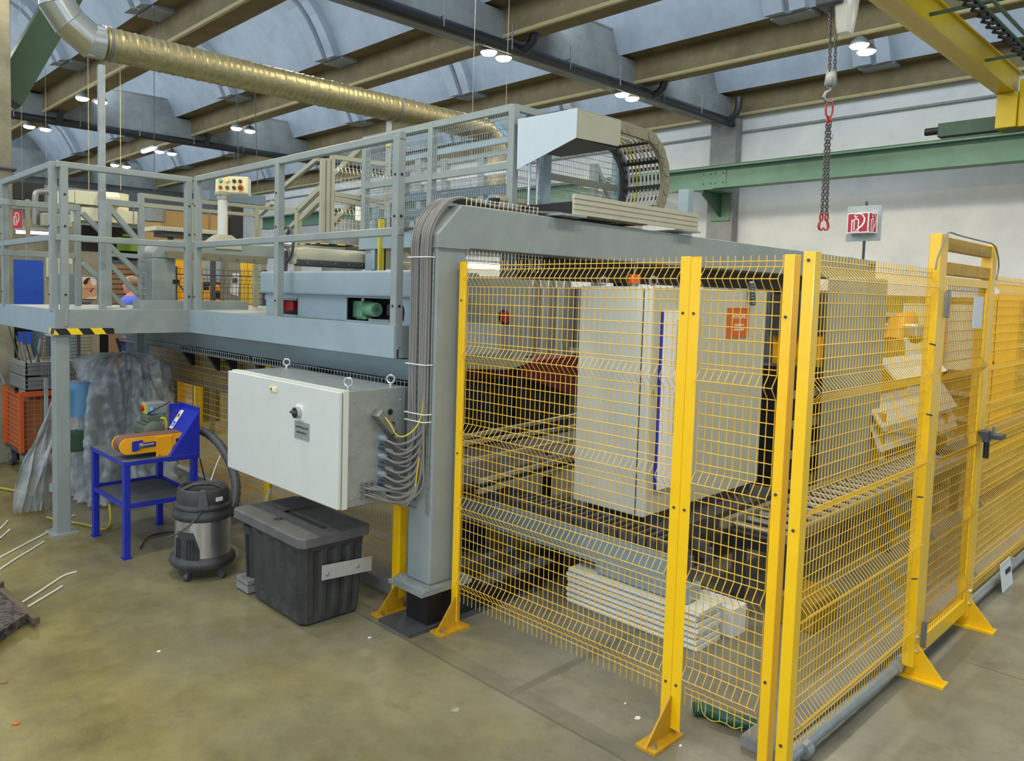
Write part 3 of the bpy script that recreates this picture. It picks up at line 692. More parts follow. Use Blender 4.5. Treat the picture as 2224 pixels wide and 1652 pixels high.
# operator console
t = thing('control_console', 'beige push-button console on a white post above the platform', 'control panel', f(493, 500))
Yc = 6.36
f2 = lambda px, py, dy=0: AY(px, py, Yc+dy)
c = f2(493, 430)
base = f2(490, 500)
M().cyl((base.x, Yc+.06, base.z-.06), (base.x, Yc+.06, f2(493, 425).z), .043, 22).build('post', 'white_box', t, smooth=True)
zc1 = f2(493, 424).z
M().cyl((base.x, Yc+.06, zc1-.035), (base.x, Yc+.06, zc1), .050, 22).build('collar', 'paint_beige', t, smooth=True)
M().box(base.x-.055, base.x+.055, Yc+.01, Yc+.11, zc1, zc1+.035).build('neck', 'paint_beige', t, bevel=.005)
# box: face tilted, looking toward us and slightly down
n = (V(-.62, -.75, .12)).normalized(); rt = V(0, 0, 1).cross(n).normalized()*1; rt = -rt if rt.dot(_R) < 0 else rt
upv = n.cross(rt).normalized(); upv = -upv if upv.z < 0 else upv
cc = f2(503, 401)
w2, h2, d2 = .145, .078, .07
g = M(); g.obox(cc-n*d2, rt*w2, upv*h2, n*d2); g.build('box', 'white_box', t, bevel=.008)
g = M(); g.obox(cc+n*.003, rt*(w2-.012), upv*(h2-.010), n*.003); face = g.build('face_plate', 'indicator_yellow', t)
bt = [('indicator_green', -.095, .03), ('indicator_yellow', -.035, .03), ('black', .025, .03), ('black', .078, .03), ('red', -.095, -.03), ('dark_gray', -.035, -.03), ('black', .025, -.03)]
for k, (mm, u_, v_) in enumerate(bt):
    p0 = cc+rt*u_+upv*v_
    M().cyl(p0+n*.006, p0+n*.012, .018, 14).build('bezel', 'steel_dull', face)
    M().cyl(p0+n*.012, p0+n*.03, .014, 14).build('push_button' if mm != 'black' else 'rotary_switch', mm, face, smooth=True)
p0 = cc+rt*.085-upv*.03
M().cyl(p0+n*.006, p0+n*.02, .027, 18).build('emergency_base', 'cable_yellow', face)
M().lathe(p0+n*.02, [(.012, 0), (.022, .012), (.022, .022), (.014, .03), (.002, .032)], 18, ax=n).build('emergency_button', 'red', face, smooth=True)
bb = f2(490, 512)
M().loft([[V(base.x+dx*sx, Yc+.06+dy*sx, z) for dx, dy in ((-1, -1), (1, -1), (1, 1), (-1, 1))] for z, sx in ((base.z-.17, .13), (base.z-.09, .11), (base.z-.04, .06))]).build('foot_hood', 'paint_beige', t, smooth=True)


# ================= CABLE COLUMN AND ARM =================
t = thing('gantry_frame', 'grey gantry column with long horizontal arm reaching over the yellow fence', 'gantry', (2.76, 3.03, 0))
M().box(2.66, 2.87, 2.94, 3.13, .24, 2.06).build('column', 'paint_gray', t, bevel=.012)
M().prism([V(2.655, 2.93, 2.05), V(2.655, 2.93, 2.10), V(2.82, 2.93, 2.262), V(8.9, 2.93, 2.235), V(8.9, 2.93, 2.02), V(2.87, 2.93, 2.035)], (0, .21, 0)).build('arm', 'paint_gray', t, bevel=.006)
M().box(2.60, 2.93, 2.91, 3.17, .225, .24).build('base_plate', 'paint_gray', t)
M().box(2.58, 2.95, 2.908, 3.19, .205, .224).build('lower_plate', 'galv', t)
for x, y in ((2.63, 2.925), (2.90, 2.925), (2.63, 3.145)): M().cyl((x, y, .24), (x, y, .255), .016, 6).build('bolt', 'galv', t)
M().box(2.654, 2.88, 2.925, 3.145, 2.03, 2.052).build('joint_flange', 'paint_gray', t)
t = thing('base_beam', 'black steel I-beam stub carrying the gantry column', 'steel beam', (2.76, 3.0, 0))
M().box(2.66, 3.6, 2.95, 3.12, .02, .205).build('web', 'black', t)
M().box(2.52, 3.6, 2.925, 3.19, 0, .02).build('bottom_flange', 'dark_gray', t)
M().box(3.0, 3.6, 2.86, 3.19, .185, .203).build('top_flange', 'dark_gray', t)
# far gantry column
c = AZ(1850, 1130)
tag(M().box(c.x, c.x+.5, c.y, c.y+.3, 0, 2.0).build('gantry_column', 'paint_gray', bevel=.01), 'plain grey box column seen through the right fence panel', 'column')
# aluminium cable tray on the arm
t = thing('aluminium_tray', 'ribbed beige aluminium cable tray lying on the gantry arm', 'cable tray', (4.4, 3.0, 2.262))
for y0_, mm, x0, x1 in ((2.90, 'alu', 3.71, 5.15), (3.33, 'alu', 3.50, 5.10)):
    g = M(); z0 = 2.285
    for k, (dz, dd) in enumerate(((0, .014), (.022, .006), (.032, .016), (.055, .006), (.065, .016), (.088, .006), (.096, .018), (.118, .004))):
        dz1 = (.022, .032, .055, .065, .088, .096, .118, .124)[k]
        g.box(x0, x1, y0_-dd, y0_+.006, z0+dz, z0+dz1)
    g.build('side_profile', mm, t)
for x in (3.66, 5.0): M().box(x-.1, x+.14, 2.86, 3.36, 2.268, 2.280).build('support_plate', 'galv', t)
M().box(3.70, 3.72, 2.908, 3.31, 2.29, 2.36).build('end_bracket', 'black', t)
M().box(3.46, 3.50, 3.30, 3.36, 2.33, 2.39).build('end_clamp', 'black', t)
# carrier (energy chain) loop
t = thing('cable_carrier', 'olive plastic cable carrier chain looping down beside the white wall', 'cable carrier', (4.4, 3.0, 2.29))
cx_, cz_, Ro = 4.49, 2.60, .287
path = [V(3.7+i*.075, 0, cz_+Ro) for i in range(9)]+[V(cx_+Ro*math.sin(th), 0, cz_+Ro*math.cos(th)) for th in [math.pi*i/14 for i in range(1, 15)]]
path = [p for p in path]+[V(4.36-.07*i, 0, cz_-Ro) for i in range(1, 8)]
for yy, mm in ((2.94, 'carrier'), (3.27, 'dark_gray')):
    g = M()
    for i in range(len(path)-1):
        p, q = path[i], path[i+1]; d = (q-p).normalized(); nn = V(-d.z, 0, d.x)
        o = V(0, yy, 0); g.obox((p+q)/2+o, d*((q-p).length/2*1.12), V(0, .012+.003*(i % 2), 0), nn*.036)
        g.cyl(q+V(0, yy-.018, 0), q+V(0, yy+.018, 0), .03, 10)
    g.build('side_chain', mm, t)
g = M()
for i in range(0, len(path)-1):
    p, q = path[i], path[i+1]; d = (q-p).normalized(); nn = V(-d.z, 0, d.x); c = (p+q)/2
    for s_ in (1,) if i % 3 else (1, -1): g.obox(c+V(0, 3.105, 0)+nn*.03*s_, d*.012, V(0, .155, 0), nn*.004)
g.build('crossbars', 'black', t)
g = M()
for k in range(9):
    yy = 2.98+k*.031
    if k == 6: continue
    g.tube([p+V(0, yy, .004*math.sin(k*2.1+i)) for i, p in enumerate(path)], .009, 6)
g.build('grey_cables', 'cable_light', t, smooth=True)
M().tube([p+V(0, 3.166, 0) for p in path], .008, 6).build('yellow_cable', 'cable_yellow', t, smooth=True)
# hood over carrier
t = thing('carrier_cover', 'pale blue-grey sheet metal cover over the start of the cable carrier', 'cover', (3.6, 3.0, 2.57))
M().prism([V(3.585, 3.25, 2.878), V(3.585, 2.795, 2.872), V(3.585, 2.795, 2.705), V(3.585, 3.245, 2.57)], (.004, 0, 0)).build('end_plate', 'cover_daylit', t)  # end facing the daylight, its bluish light painted into the colour
M().prism([V(3.588, 2.795, 2.872), V(4.02, 2.795, 2.872), V(4.02, 2.795, 2.74), V(4.01, 2.795, 2.722), V(3.985, 2.795, 2.715), V(3.588, 2.795, 2.705)], (0, .004, 0)).build('side_plate', 'paint_beige', t)  # same cover; warm light on this side painted in as beige
M().box(3.588, 4.02, 2.795, 3.25, 2.87, 2.875).build('top_plate', 'cover_daylit', t)
M().box(3.588, 4.0, 2.81, 3.24, 2.70, 2.705).build('under_plate', 'dark_gray', t)
# cage
t = thing('mesh_cage', 'grey wire mesh guard cage above the gantry arm', 'guard cage', (3.6, 4.2, 2.25))
for y in (3.30, 4.06, 4.83): M().box(3.58, 3.63, y-.025, y+.025, 2.235, 2.975).build('post', 'paint_gray', t, bevel=.003)
for z in (2.96, 2.605): M().box(3.584, 3.625, 3.3, 4.85, z-.022, z+.022).build('frame_rail', 'paint_gray', t)
M().box(3.585, 3.615, 3.3, 4.85, 2.245, 2.262).build('bottom_rail', 'dark_gray', t)
for ya, yb in ((3.325, 4.035), (4.085, 4.805)):
    for za, zb2 in ((2.265, 2.583), (2.627, 2.938)):
        meshpanel('Y', 3.60, ya, yb, za, zb2, [zb2-.07], amp=-.02, sp=.022, sh=.042, r=.0018, hb=.03).build('mesh_panel', 'galv', t)
M().box(3.6, 4.8, 3.28, 3.32, 2.94, 2.98).build('side_top_rail', 'paint_gray', t)
for x in (3.92, 4.75): M().box(x-.04, x+.04, 3.28, 3.34, 2.235, 2.95).build('side_post', 'paint_blue', t)
M().box(3.95, 4.75, 3.29, 3.32, 2.56, 2.60).build('side_middle_rail', 'paint_beige', t)
for xa, xb in ((3.64, 3.88), (3.96, 4.71)):
    meshpanel('X', 3.305, xa, xb, 2.25, 2.94, [2.84, 2.5], amp=-.02, sp=.022, sh=.042, r=.0018, hb=.03).build('side_mesh', 'galv', t)
for x in (3.72, 3.80): M().cyl((x, 3.26, 2.262), (x, 3.26, 2.71), .009, 8).build('rod', 'steel', t)
t = thing('upper_deck', 'blue-grey upper deck beam under the mesh cage', 'platform', (4, 4, 2.1))
M().box(3.60, 4.9, 3.27, 4.9, 2.12, 2.235).build('deck', 'paint_blue', t)
for x, y in ((3.66, 4.8),): M().box(x-.04, x+.04, y-.04, y+.04, 1.61, 2.12).build('leg', 'paint_blue', t)
# slanted brace to the right of cage, red thing and blue post
t = thing('roof_brace', 'small grey triangular brace bracket right of the mesh cage', 'bracket', AY(1290, 440, 3.7))
A_ = lambda px, py: AY(px, py, 3.7)
M().bar(A_(1291, 356), A_(1289, 450), .05, .05, up=(0, 1, 0)).build('post', 'paint_gray', t)
M().bar(A_(1293, 358), A_(1322, 425), .035, .035, up=(0, 1, 0)).build('strut', 'paint_gray', t)
t = thing('warning_flag', 'small red and white barrier arm tip beyond the aluminium tray', 'barrier', AY(1315, 420, 4.5))
q_ = AY(1308, 412, 4.55); M().box(q_.x-.02, q_.x+.02, 4.53, 4.57, 0, q_.z).build('post', 'steel_dull', t)
A_ = lambda px, py: AY(px, py, 4.5)
M().prism([A_(1294, 412), A_(1294, 398), A_(1326, 400), A_(1322, 412), A_(1310, 418)], (0, .03, 0)).build('white_plate', 'white', t)
M().prism([A_(1326, 402), A_(1330, 405), A_(1345, 430), A_(1338, 440), A_(1323, 418)], (0, .03, 0)).build('red_plate', 'red', t)
M().bar(A_(1338, 425), A_(1357, 442), .02, .02).build('arm', 'alu', t)
c = AY(1494, 470, 3.6)
tag(M().box(c.x-.04, c.x+.05, 3.58, 3.68, 0, AY(1494, 411, 3.6).z).build('square_post', 'paint_blue', bevel=.004), 'short blue-grey square post behind the right end of the aluminium tray', 'post')
a = AY(1262, 440, 4.4); b_ = AY(1488, 440, 4.4)
t = thing('mesh_guard', 'beige wire mesh guard low behind the cable carrier loop', 'mesh guard', V((a.x+b_.x)/2, 4.4, 0))
for x in (a.x+.25, b_.x-.1): M().box(x, x+.04, 4.40, 4.44, 0, a.z).build('post', 'steel_dull', t)
meshpanel('X', 4.4, a.x, b_.x, AY(1450, 470, 4.4).z-.1, AY(1450, 414, 4.4).z, [AY(1450, 440, 4.4).z], amp=-.03, sp=.04, sh=.2, r=.0022).build('mesh', 'alu', t)

# cable bundle from the wall cabinet up the column onto the arm
glands = []
for k in range(7): glands.append((2.47, 1.03-k*.048, .017))
for k in range(7): glands.append((2.515, 1.005-k*.048, .013))
random.seed(3)
paths = []
for k, (gx, gz, r_) in enumerate(glands):
    yv = 2.97+.011*(k % 13); xv = 2.640-.012*(k // 7)-.005*(k % 3)
    sag = .03+.02*random.random()
    pts = [(gx, 3.13, gz), (gx+.01, 3.08, gz-.015), (gx+.05, 3.055, gz-sag), (2.60, 3.04, gz-sag*.6), (2.635, yv, gz+.05), (xv, yv, gz+.18), (xv, yv+.006*math.sin(k), 1.4), (xv, yv, 1.75), (xv-.003, yv, 1.98), (xv-.004, yv-.004, 2.09), (xv+.03, yv, 2.17), (xv+.11, yv, 2.265), (xv+.2, yv, 2.31), (2.95, yv, 2.292), (3.4, yv, 2.275), (3.75, yv+.01, 2.30)]
    paths.append(pts)
t = thing('cable_loom', 'thick bundle of grey cables climbing the column and bending over the arm', 'cables', (2.6, 3.05, .7))
def smooth_path(pts, it=2):
    pts = [Vector(p) for p in pts]
    for _ in range(it):
        o = [pts[0]]
        for a, b in zip(pts, pts[1:]): o += [a*.75+b*.25, a*.25+b*.75]
        pts = o+[pts[-1]]
    return pts
for k, pts in enumerate(paths):
    M().tube(smooth_path(pts), .0075 if k < 7 else .006, 6).build('cable', 'cable', t, smooth=True)
M().tube(smooth_path([(2.44, 3.12, 1.17), (2.46, 3.06, 1.13), (2.5, 3.03, 1.03), (2.6, 3.0, 1.08), (2.637, 2.985, 1.2), (2.637, 2.98, 1.9)]), .004, 6).build('earth_wire', 'cable_yellow', t, smooth=True)
M().tube(smooth_path([(2.637, 2.99, 1.2), (2.635, 2.995, 1.05), (2.62, 3.02, .8), (2.62, 3.03, .72)]), .004, 6).build('earth_wire', 'yellow', t, smooth=True)
for k in range(6):
    x0 = 2.36+.03*(k % 3); z0 = .78-.035*(k//3)
    M().tube(smooth_path([(x0, 3.13, z0), (x0+.03, 3.1, z0-.01), (x0+.12, 3.07, z0-.02-.01*k), (2.60, 3.05, .72-.012*k), (2.64, 3.0, .80), (2.642, 2.99+.01*k, 1.0)]), .006, 6).build('lower_cable', 'cable', t, smooth=True)
for z in (1.12, 1.16, 1.42, 1.98): M().tube([(2.655, 2.95, z), (2.61, 2.96, z), (2.605, 3.11, z), (2.655, 3.125, z)], .003, 5).build('cable_tie', 'white', t)
t = thing('column_ladder', 'narrow wire cable ladder running down the grey gantry column', 'cable ladder', (2.64, 3.0, .8))
g = M()
for y in (2.955, 2.975, 3.135): g.tube([(2.65, y, .62), (2.65, y, 2.0)], .0028, 4)
z = .64
while z < 2.0: g.tube([(2.65, 2.95, z), (2.65, 2.98, z)], .0024, 4); g.tube([(2.65, 3.05, z), (2.65, 3.137, z)], .0024, 4); z += .042
g.build('wires', 'steel_dull', t)
t = thing('arm_wire_tray', 'wire tray holding cables along the top edge of the gantry arm', 'cable tray', (3.2, 3.0, 2.262))
g = M()
for y, z in ((2.945, 2.262), (2.945, 2.30), (3.10, 2.262), (3.10, 2.30)): g.tube([(2.86, y, z), (3.45, y, z)], .0028, 4)
x = 2.865
while x < 3.46: g.tube([(x, 3.10, 2.305), (x, 3.10, 2.262), (x, 2.945, 2.262), (x, 2.942, 2.305)], .0032, 4); x += .036
g.build('wires', 'alu', t)
tag(meshpanel('X', 2.99, 2.9, 3.55, 1.93, 2.03, [], sp=.03, sh=.045, r=.002).build('wire_grid', 'alu'), 'short strip of wire grid under the gantry arm beside the column', 'wire grid')
t = thing('connector_plugs', 'two white cable plugs beside the column shoulder', 'connector', AX(945, 455, 2.85))
for px in (941, 951):
    c = AX(px, 456, 2.9); M().box(c.x-.01, c.x+.01, c.y-.009, c.y+.009, c.z-.025, c.z+.02).build('plug', 'white', t)
    M().tube(smooth_path([c+V(0, 0, .02), c+V(0, -.01, .045), c+V(0, -.04, .05), c+V(0, -.06, .03)]), .005, 6).build('lead', 'black', t)

# ================= WALL CABINET =================
CX0, CX1, CY0, CY1, CZ0, CZ1 = 2.2, 2.64, 3.14, 4.33, .685, 1.292
t = thing('wall_cabinet', 'large white electrical cabinet hanging in front of the yellow fence', 'electrical cabinet', (2.4, 3.75, CZ0))
cbody = M().box(CX0+.045, CX1, CY0, CY1, CZ0, CZ1-.004).build('body', 'galv', t, bevel=.004)
M().box(CX0+.028, CX0+.06, CY0-.002, CY1+.002, CZ0-.004, CZ1).build('body_rim', 'white_box', t)
door = M().box(CX0, CX0+.022, CY0+.0, CY1, CZ0, CZ1-.006).build('door', 'white_box', t, bevel=.004)
M().box(CX0+.022, CX0+.03, CY0+.008, CY1-.008, CZ0+.008, CZ1-.014).build('seal', 'dark_gray', t)
c = AX(652, 895, CX0)
M().box(CX0-.006, CX0, c.y-.033, c.y+.033, c.z-.038, c.z+.038).build('switch_plate', 'white', door)
sw = M().cyl((CX0-.006, c.y, c.z), (CX0-.035, c.y, c.z), .031, 26).build('switch_ring', 'steel', door, smooth=True)
M().cyl((CX0-.035, c.y, c.z), (CX0-.037, c.y, c.z), .027, 26).build('switch_face', 'black', door)
M().prism([V(CX0-.036, c.y-.026, c.z), V(CX0-.036, c.y+.026, c.z), V(CX0-.062, c.y+.006, c.z), V(CX0-.062, c.y-.006, c.z)], (0, 0, .012)).build('switch_knob', 'dark_gray', door)
p0, p1 = AX(641, 912, CX0), AX(672, 955, CX0)
M().box(CX0-.003, CX0, p1.y, p0.y, p1.z-.01, p0.z).build('name_plate', 'paint_gray', door)
yc = (p0.y+p1.y)/2; zc2 = (p0.z+p1.z)/2
text('HAUPTSCHALTER', (CX0-.004, yc, zc2+.012), (0, -1, 0), (0, 0, 1), .0155, 'dark_gray', door)
text('MAIN SWITCH', (CX0-.004, yc, zc2-.016), (0, -1, 0), (0, 0, 1), .0155, 'dark_gray', door)
c = AX(595, 845, CX0)
M().box(CX0-.008, CX0, c.y-.04, c.y+.04, c.z-.015, c.z+.015).build('latch', 'indicator_yellow', door, bevel=.003)
M().box(CX0-.010, CX0-.008, c.y-.025, c.y+.002, c.z-.010, c.z+.010).build('latch_badge', 'white', door)
M().box(CX0-.010, CX0-.008, c.y+.012, c.y+.022, c.z-.006, c.z+.006).build('latch_key', 'black', door)
for x, y in ((2.3, 3.2), (2.58, 3.2), (2.58, 4.27)):
    c = V(x, y, CZ1+.035); R3 = _R.copy(); R3.z = 0; R3.normalize()
    M().tube([c+(R3*math.cos(th)+V(0, 0, 1)*math.sin(th))*.021 for th in [2*math.pi*i/18 for i in range(18)]], .006, 8, closed=True).cyl((x, y, CZ1-.005), (x, y, CZ1+.014), .012, 10).build('lifting_eye', 'steel', t, smooth=True)
for x, z in ((2.30, 1.23), (2.5, 1.25), (2.6, 1.22), (2.29, .98), (2.29, .73)): M().ball((x, CY0, z), .006, 8, 5).build('rivet', 'steel', cbody)
for k, (gx, gz, r_) in enumerate(glands):
    M().cyl((gx, CY0, gz), (gx, CY0-.03, gz), r_, 8).cyl((gx, CY0-.03, gz), (gx, CY0-.042, gz), r_*.75, 12).build('cable_gland', 'steel_blue' if k % 2 else 'paint_blue', cbody)
for k in range(9):
    x = 2.35+.035*(k % 3); z = .80-.036*(k//3); M().cyl((x, CY0, z), (x, CY0-.02, z), .010, 8).build('cable_gland', 'steel_dull', cbody)
for x, z in ((2.53, 1.16), (2.545, 1.09)): M().cyl((x, CY0-.002, z), (x, CY0-.006, z), .016, 14).build('hole_plug', 'black', cbody)
M().obox((2.47, CY0-.03, 1.115), V(.05, 0, -.055), V(.017, 0, .016), V(0, .028, 0)).build('connector_box', 'steel_dull', t, bevel=.004)
M().cyl((2.53, CY0-.035, 1.05), (2.56, CY0-.035, 1.02), .02, 12).build('connector_nut', 'steel', t)
t2_ = thing('cabinet_bracket', 'grey mounting struts holding the white wall cabinet to the beam', 'bracket', (2.68, 3.7, .6))
for y in (3.22, 4.2): M().box(2.645, 2.69, y-.02, y+.02, .70, 1.28).build('strut', 'paint_gray', t2_)
M().box(2.645, 2.70, 3.16, 3.2, .66, 1.28).build('end_strut', 'paint_gray', t2_)
# ================= YELLOW FENCES =================
BND = (1.877, 1.478, 1.068, .668, .262)
ZF0, ZF1 = .14, 1.965
def foot(t, x, y, side, back=.1, front=.13, mt='yellow_dirty'):
    """welded foot: floor plate and triangular gusset; side = outward direction"""
    sd = Vector(side); pr = V(-sd.y, sd.x, 0)
    g = M(); g.obox(V(x, y, .006)+sd*(front-back)/2, sd*(front+back)/2, pr*.045, V(0, 0, .006)); g.build('foot_plate', mt, t)
    g = M(); g.prism([V(x, y, .012)+sd*front-pr*.004, V(x, y, .012)-sd*.02-pr*.004, V(x, y, .17)-sd*.02-pr*.004, V(x, y, .17)+sd*.02-pr*.004], pr*.008); g.build('foot_gusset', mt, t)
    M().cyl(V(x, y, .012)+sd*(front-.03)+pr*.025, V(x, y, .03)+sd*(front-.03)+pr*.025, .011, 6).build('floor_bolt', 'steel', t)
def lpost(label, x, y, z0, z1, wy, wx, ft=None, holes=(), name='fence_post', dirx=1, diry=1, mt='yellow'):
    """angle-profile post, corner at x,y, legs along +-X and +-Y"""
    t = thing(name, label, 'fence post', (x, y, 0))
    g = M(); th = .004
    g.prism([V(x, y, z0), V(x, y+diry*wy, z0), V(x+dirx*th, y+diry*wy, z0), V(x+dirx*th, y+diry*th, z0), V(x+dirx*wx, y+diry*th, z0), V(x+dirx*wx, y, z0)], (0, 0, z1-z0))
    g.build('angle', mt, t, bevel=.0025)
    for (hx, hy, hz, ax) in holes:
        d = V(-.003, 0, 0) if ax == 'x' else V(0, -.003, 0)
        M().cyl(V(hx, hy, hz), V(hx, hy, hz)+d, .006, 10).build('bolt_hole', 'dark_gray', t)
    if ft: foot(t, *ft)
    return t
# left end post (beside cable column)
lpost('yellow fence post on foot plate just right of the grey cable column', 2.79, 2.905, .04, 1.963, -.045, .06, (2.80, 2.87, (-1, 0, 0), .06, .15), [(2.79, 2.885, 1.76, 'x'), (2.79, 2.885, .95, 'x'), (2.79, 2.885, .12, 'x')], diry=1)
# middle double post
t = lpost('left half of the double yellow fence post in the front fence', 2.79, 1.589, .035, 1.965, .043, .06, (2.80, 1.585, (-1, 0, 0), .03, .19), [(2.79, 1.612, 1.74, 'x'), (2.79, 1.612, .95, 'x'), (2.79, 1.612, .22, 'x')])
lpost('right half of the double yellow fence post in the front fence', 2.79, 1.587, .035, 1.965, -.045, .06, None, [(2.79, 1.565, 1.74, 'x'), (2.79, 1.565, .95, 'x'), (2.79, 1.565, .22, 'x')], diry=1)
# corner posts
lpost('yellow corner fence post on the left side of the narrow gap', 2.79, 1.185, .0, 1.965, .037, .055, None, [(2.79, 1.206, 1.74, 'x'), (2.79, 1.206, 1.09, 'x'), (2.79, 1.206, .38, 'x')])
lpost('yellow corner fence post on the right side of the narrow gap, nearest the camera', 2.735, 1.092, .0, 1.970, .041, .055, None, [(2.735, 1.114, 1.94, 'x'), (2.735, 1.114, .99, 'x'), (2.735, 1.114, .20, 'x')])
# panels in front plane
def fp(label, *a, mt='yellow_wire', **k): return tag(meshpanel(*a, **k).build('mesh_fence', mt), label, 'fence')
fp('wide yellow wire mesh panel in front of the white control cabinet', 'Y', 2.815, 1.638, 2.862, ZF0, ZF1, BND)
fp('narrow yellow wire mesh panel in front of the orange sign', 'Y', 2.815, 1.236, 1.538, ZF0, ZF1, BND)
fp('yellow wire mesh panel right of the corner, running to the door frame', 'X', 1.115, 2.81, 4.10, ZF0, ZF1, BND)
fp('yellow wire mesh panel right of the fence door, cut by the picture edge', 'X', 1.115, 5.20, 9.2, ZF0, ZF1, BND)
# door frame
def tpost(label, x0, x1, zt, f=True, fx=None):
    t = thing('door_post', label, 'door post', ((x0+x1)/2, 1.1, 0))
    M().box(x0, x1, 1.085, 1.135, .06, zt).build('tube', 'yellow', t, bevel=.004)
    if f:
        foot(t, (x0+x1)/2, 1.11, (0, -1, 0), .05, .15, 'yellow')
        for z in (.13, .20): M().cyl(((x0+x1)/2, 1.085, z), ((x0+x1)/2, 1.078, z), .012, 10).build('bolt', 'steel', t)
    return t
tpost('tall yellow door post nearer the camera, with hinge', 4.11, 4.215, 2.125)
tpost('tall yellow door post with the dark latch, farther along', 5.02, 5.12, 2.125)
t = thing('door_lintel', 'two dusty yellow crossbars joining the tops of the fence door posts', 'door frame', (4.6, 1.11, 1.97))
for z in (2.085, 1.97): M().box(4.217, 5.018, 1.09, 1.13, z-.03, z+.03).build('crossbar', 'yellow_dirty', t, bevel=.003)
t = thing('fence_door', 'yellow mesh door leaf hanging between the two tall door posts', 'door', (4.6, 1.1, .1))
g = M(); g.box(4.225, 4.26, 1.09, 1.12, .09, 1.93).box(4.98, 5.012, 1.09, 1.12, .09, 1.93).box(4.26, 4.98, 1.09, 1.12, 1.89, 1.93).box(4.26, 4.98, 1.09, 1.12, .09, .17); g.build('frame', 'yellow', t)
meshpanel('X', 1.10, 4.262, 4.978, .17, 1.89, BND[1:]).build('mesh_panel', 'yellow_dirty', t)
for z in (1.80, .20): M().box(4.205, 4.235, 1.070, 1.088, z-.06, z+.06).cyl((4.218, 1.072, z-.065), (4.218, 1.072, z+.065), .009, 10).build('hinge', 'steel_dull', t)
c = AY(2123, 678, 1.07)
tag(M().obox((c.x, 1.068, c.z), V(.085, 0, -.002), V(0, .002, 0), V(0, 0, .082)).build('notice_board', 'paper'), 'blank grey-white notice plate wired to the top of the fence door', 'sign')
t = thing('door_latch', 'dark metal latch with handle bolted on the farther door post', 'latch', (5.07, 1.07, 1.1))
c = AY(2140, 950, 1.06)
M().box(c.x-.05, c.x+.03, 1.04, 1.083, c.z-.02, c.z+.04).build('latch_body', 'dark_gray', t, bevel=.004)
M().box(c.x+.0, c.x+.11, .99, 1.05, c.z-.005, c.z+.02).build('handle', 'dark_gray', t, bevel=.004)
M().cyl((c.x-.01, 1.05, c.z-.02), (c.x-.01, 1.05, c.z-.11), .014, 10).build('bolt', 'black', t)
M().cyl((c.x+.03, 1.03, c.z+.02), (c.x+.03, 1.03, c.z+.06), .008, 8).build('pin', 'steel_dull', t)
for (px, py) in ((2017, 748), (2010, 900), (1990, 1078), (1978, 1255)):
    c = AY(px, py, 1.10)
    tag(M().tube([(c.x-.02, 1.09, c.z+.005), (c.x+.01, 1.08, c.z), (c.x+.03, 1.082, c.z-.004)], .004, 5).build('wire_tie', 'dark_gray'), 'small dark tie at height of the %s ridge by the door post' % {748: 'second', 900: 'third', 1078: 'fourth', 1255: 'lowest'}[py], 'wire tie')
t = thing('door_cable', 'thin grey cable looped over the top of the yellow door frame', 'cable', (4.3, 1.08, 1.9))
P_ = lambda px, py: AY(px, py, 1.075)
M().tube(smooth_path([P_(2032, 585), P_(2036, 560), P_(2048, 530), P_(2054, 510), P_(2062, 503), P_(2080, 510), P_(2110, 518), P_(2140, 525), P_(2160, 530), P_(2168, 555), P_(2170, 580), P_(2164, 607)]), .004, 5).build('cable', 'cable', t, smooth=True)
# green moulded part and loose wire on the floor by the corner
P0 = [AZ(1500, 1568), AZ(1530, 1570), AZ(1570, 1590), AZ(1640, 1605)]
tag(M().tube(smooth_path([V(p.x+.06, p.y+.02, .03) for p in P0]), .028, 10).build('green_rail', 'glass_green', smooth=True), 'dark green curved rubber strip on the floor behind the front fence', 'rubber strip')
tag(M().tube(smooth_path([V(2.84, 1.48, .17), V(2.83, 1.47, .13), V(2.82, 1.42, .12), V(2.825, 1.38, .14), V(2.82, 1.33, .13), V(2.83, 1.30, .15)]), .0018, 5).build('loose_wire', 'cable_yellow'), 'thin yellow wire curling at the bottom of the narrow mesh panel', 'wire')
# floor conduit along right fence
t = thing('floor_pipe', 'grey steel conduit lying on the floor along the right fence', 'pipe', (4.5, 1.15, 0))
M().tube([(2.92, 1.17, .035), (2.96, 1.165, .055), (3.3, 1.16, .055), (3.9, 1.15, .05), (4.7, 1.145, .045), (9, 1.13, .045)], [.02, .027, .027, .025, .023, .023], 10).build('pipe', 'galv', t, smooth=True)
M().tube([(2.92, 1.17, .06), (2.89, 1.165, .05), (2.88, 1.16, .0)], .025, 10).build('elbow', 'galv', t, smooth=True)
for x in (3.02, 4.05, 4.15, 5.3, 6.4): M().cyl((x, 1.15, .048), (x+.05, 1.15, .048), .031, 12).build('coupling', 'galv', t, smooth=True)
t = thing('low_kerb', 'low grey kerb under the right fence behind the floor conduit', 'kerb', (5, 1.3, 0))
M().box(2.95, 9.2, 1.21, 1.36, 0, .045).build('kerb', 'conc_gray', t)
t = thing('floor_label', 'white label card leaning against the floor conduit at right edge', 'label', (5.9, 1.1, .0))
M().obox((5.92, 1.085, .10), V(.13, 0, 0), V(0, .002, 0), V(0, .012, .085)).build('card', 'paper', t)
g = M(); g.obox((5.88, 1.082, .06), V(.05, 0, 0), V(0, .0015, 0), V(0, .004, .03)).obox((5.95, 1.083, .12), V(.06, 0, 0), V(0, .0015, 0), V(0, .002, .014)).obox((5.98, 1.082, .07), V(.02, 0, 0), V(0, .0015, 0), V(0, .003, .02)); g.build('printed_blocks', 'black', t)

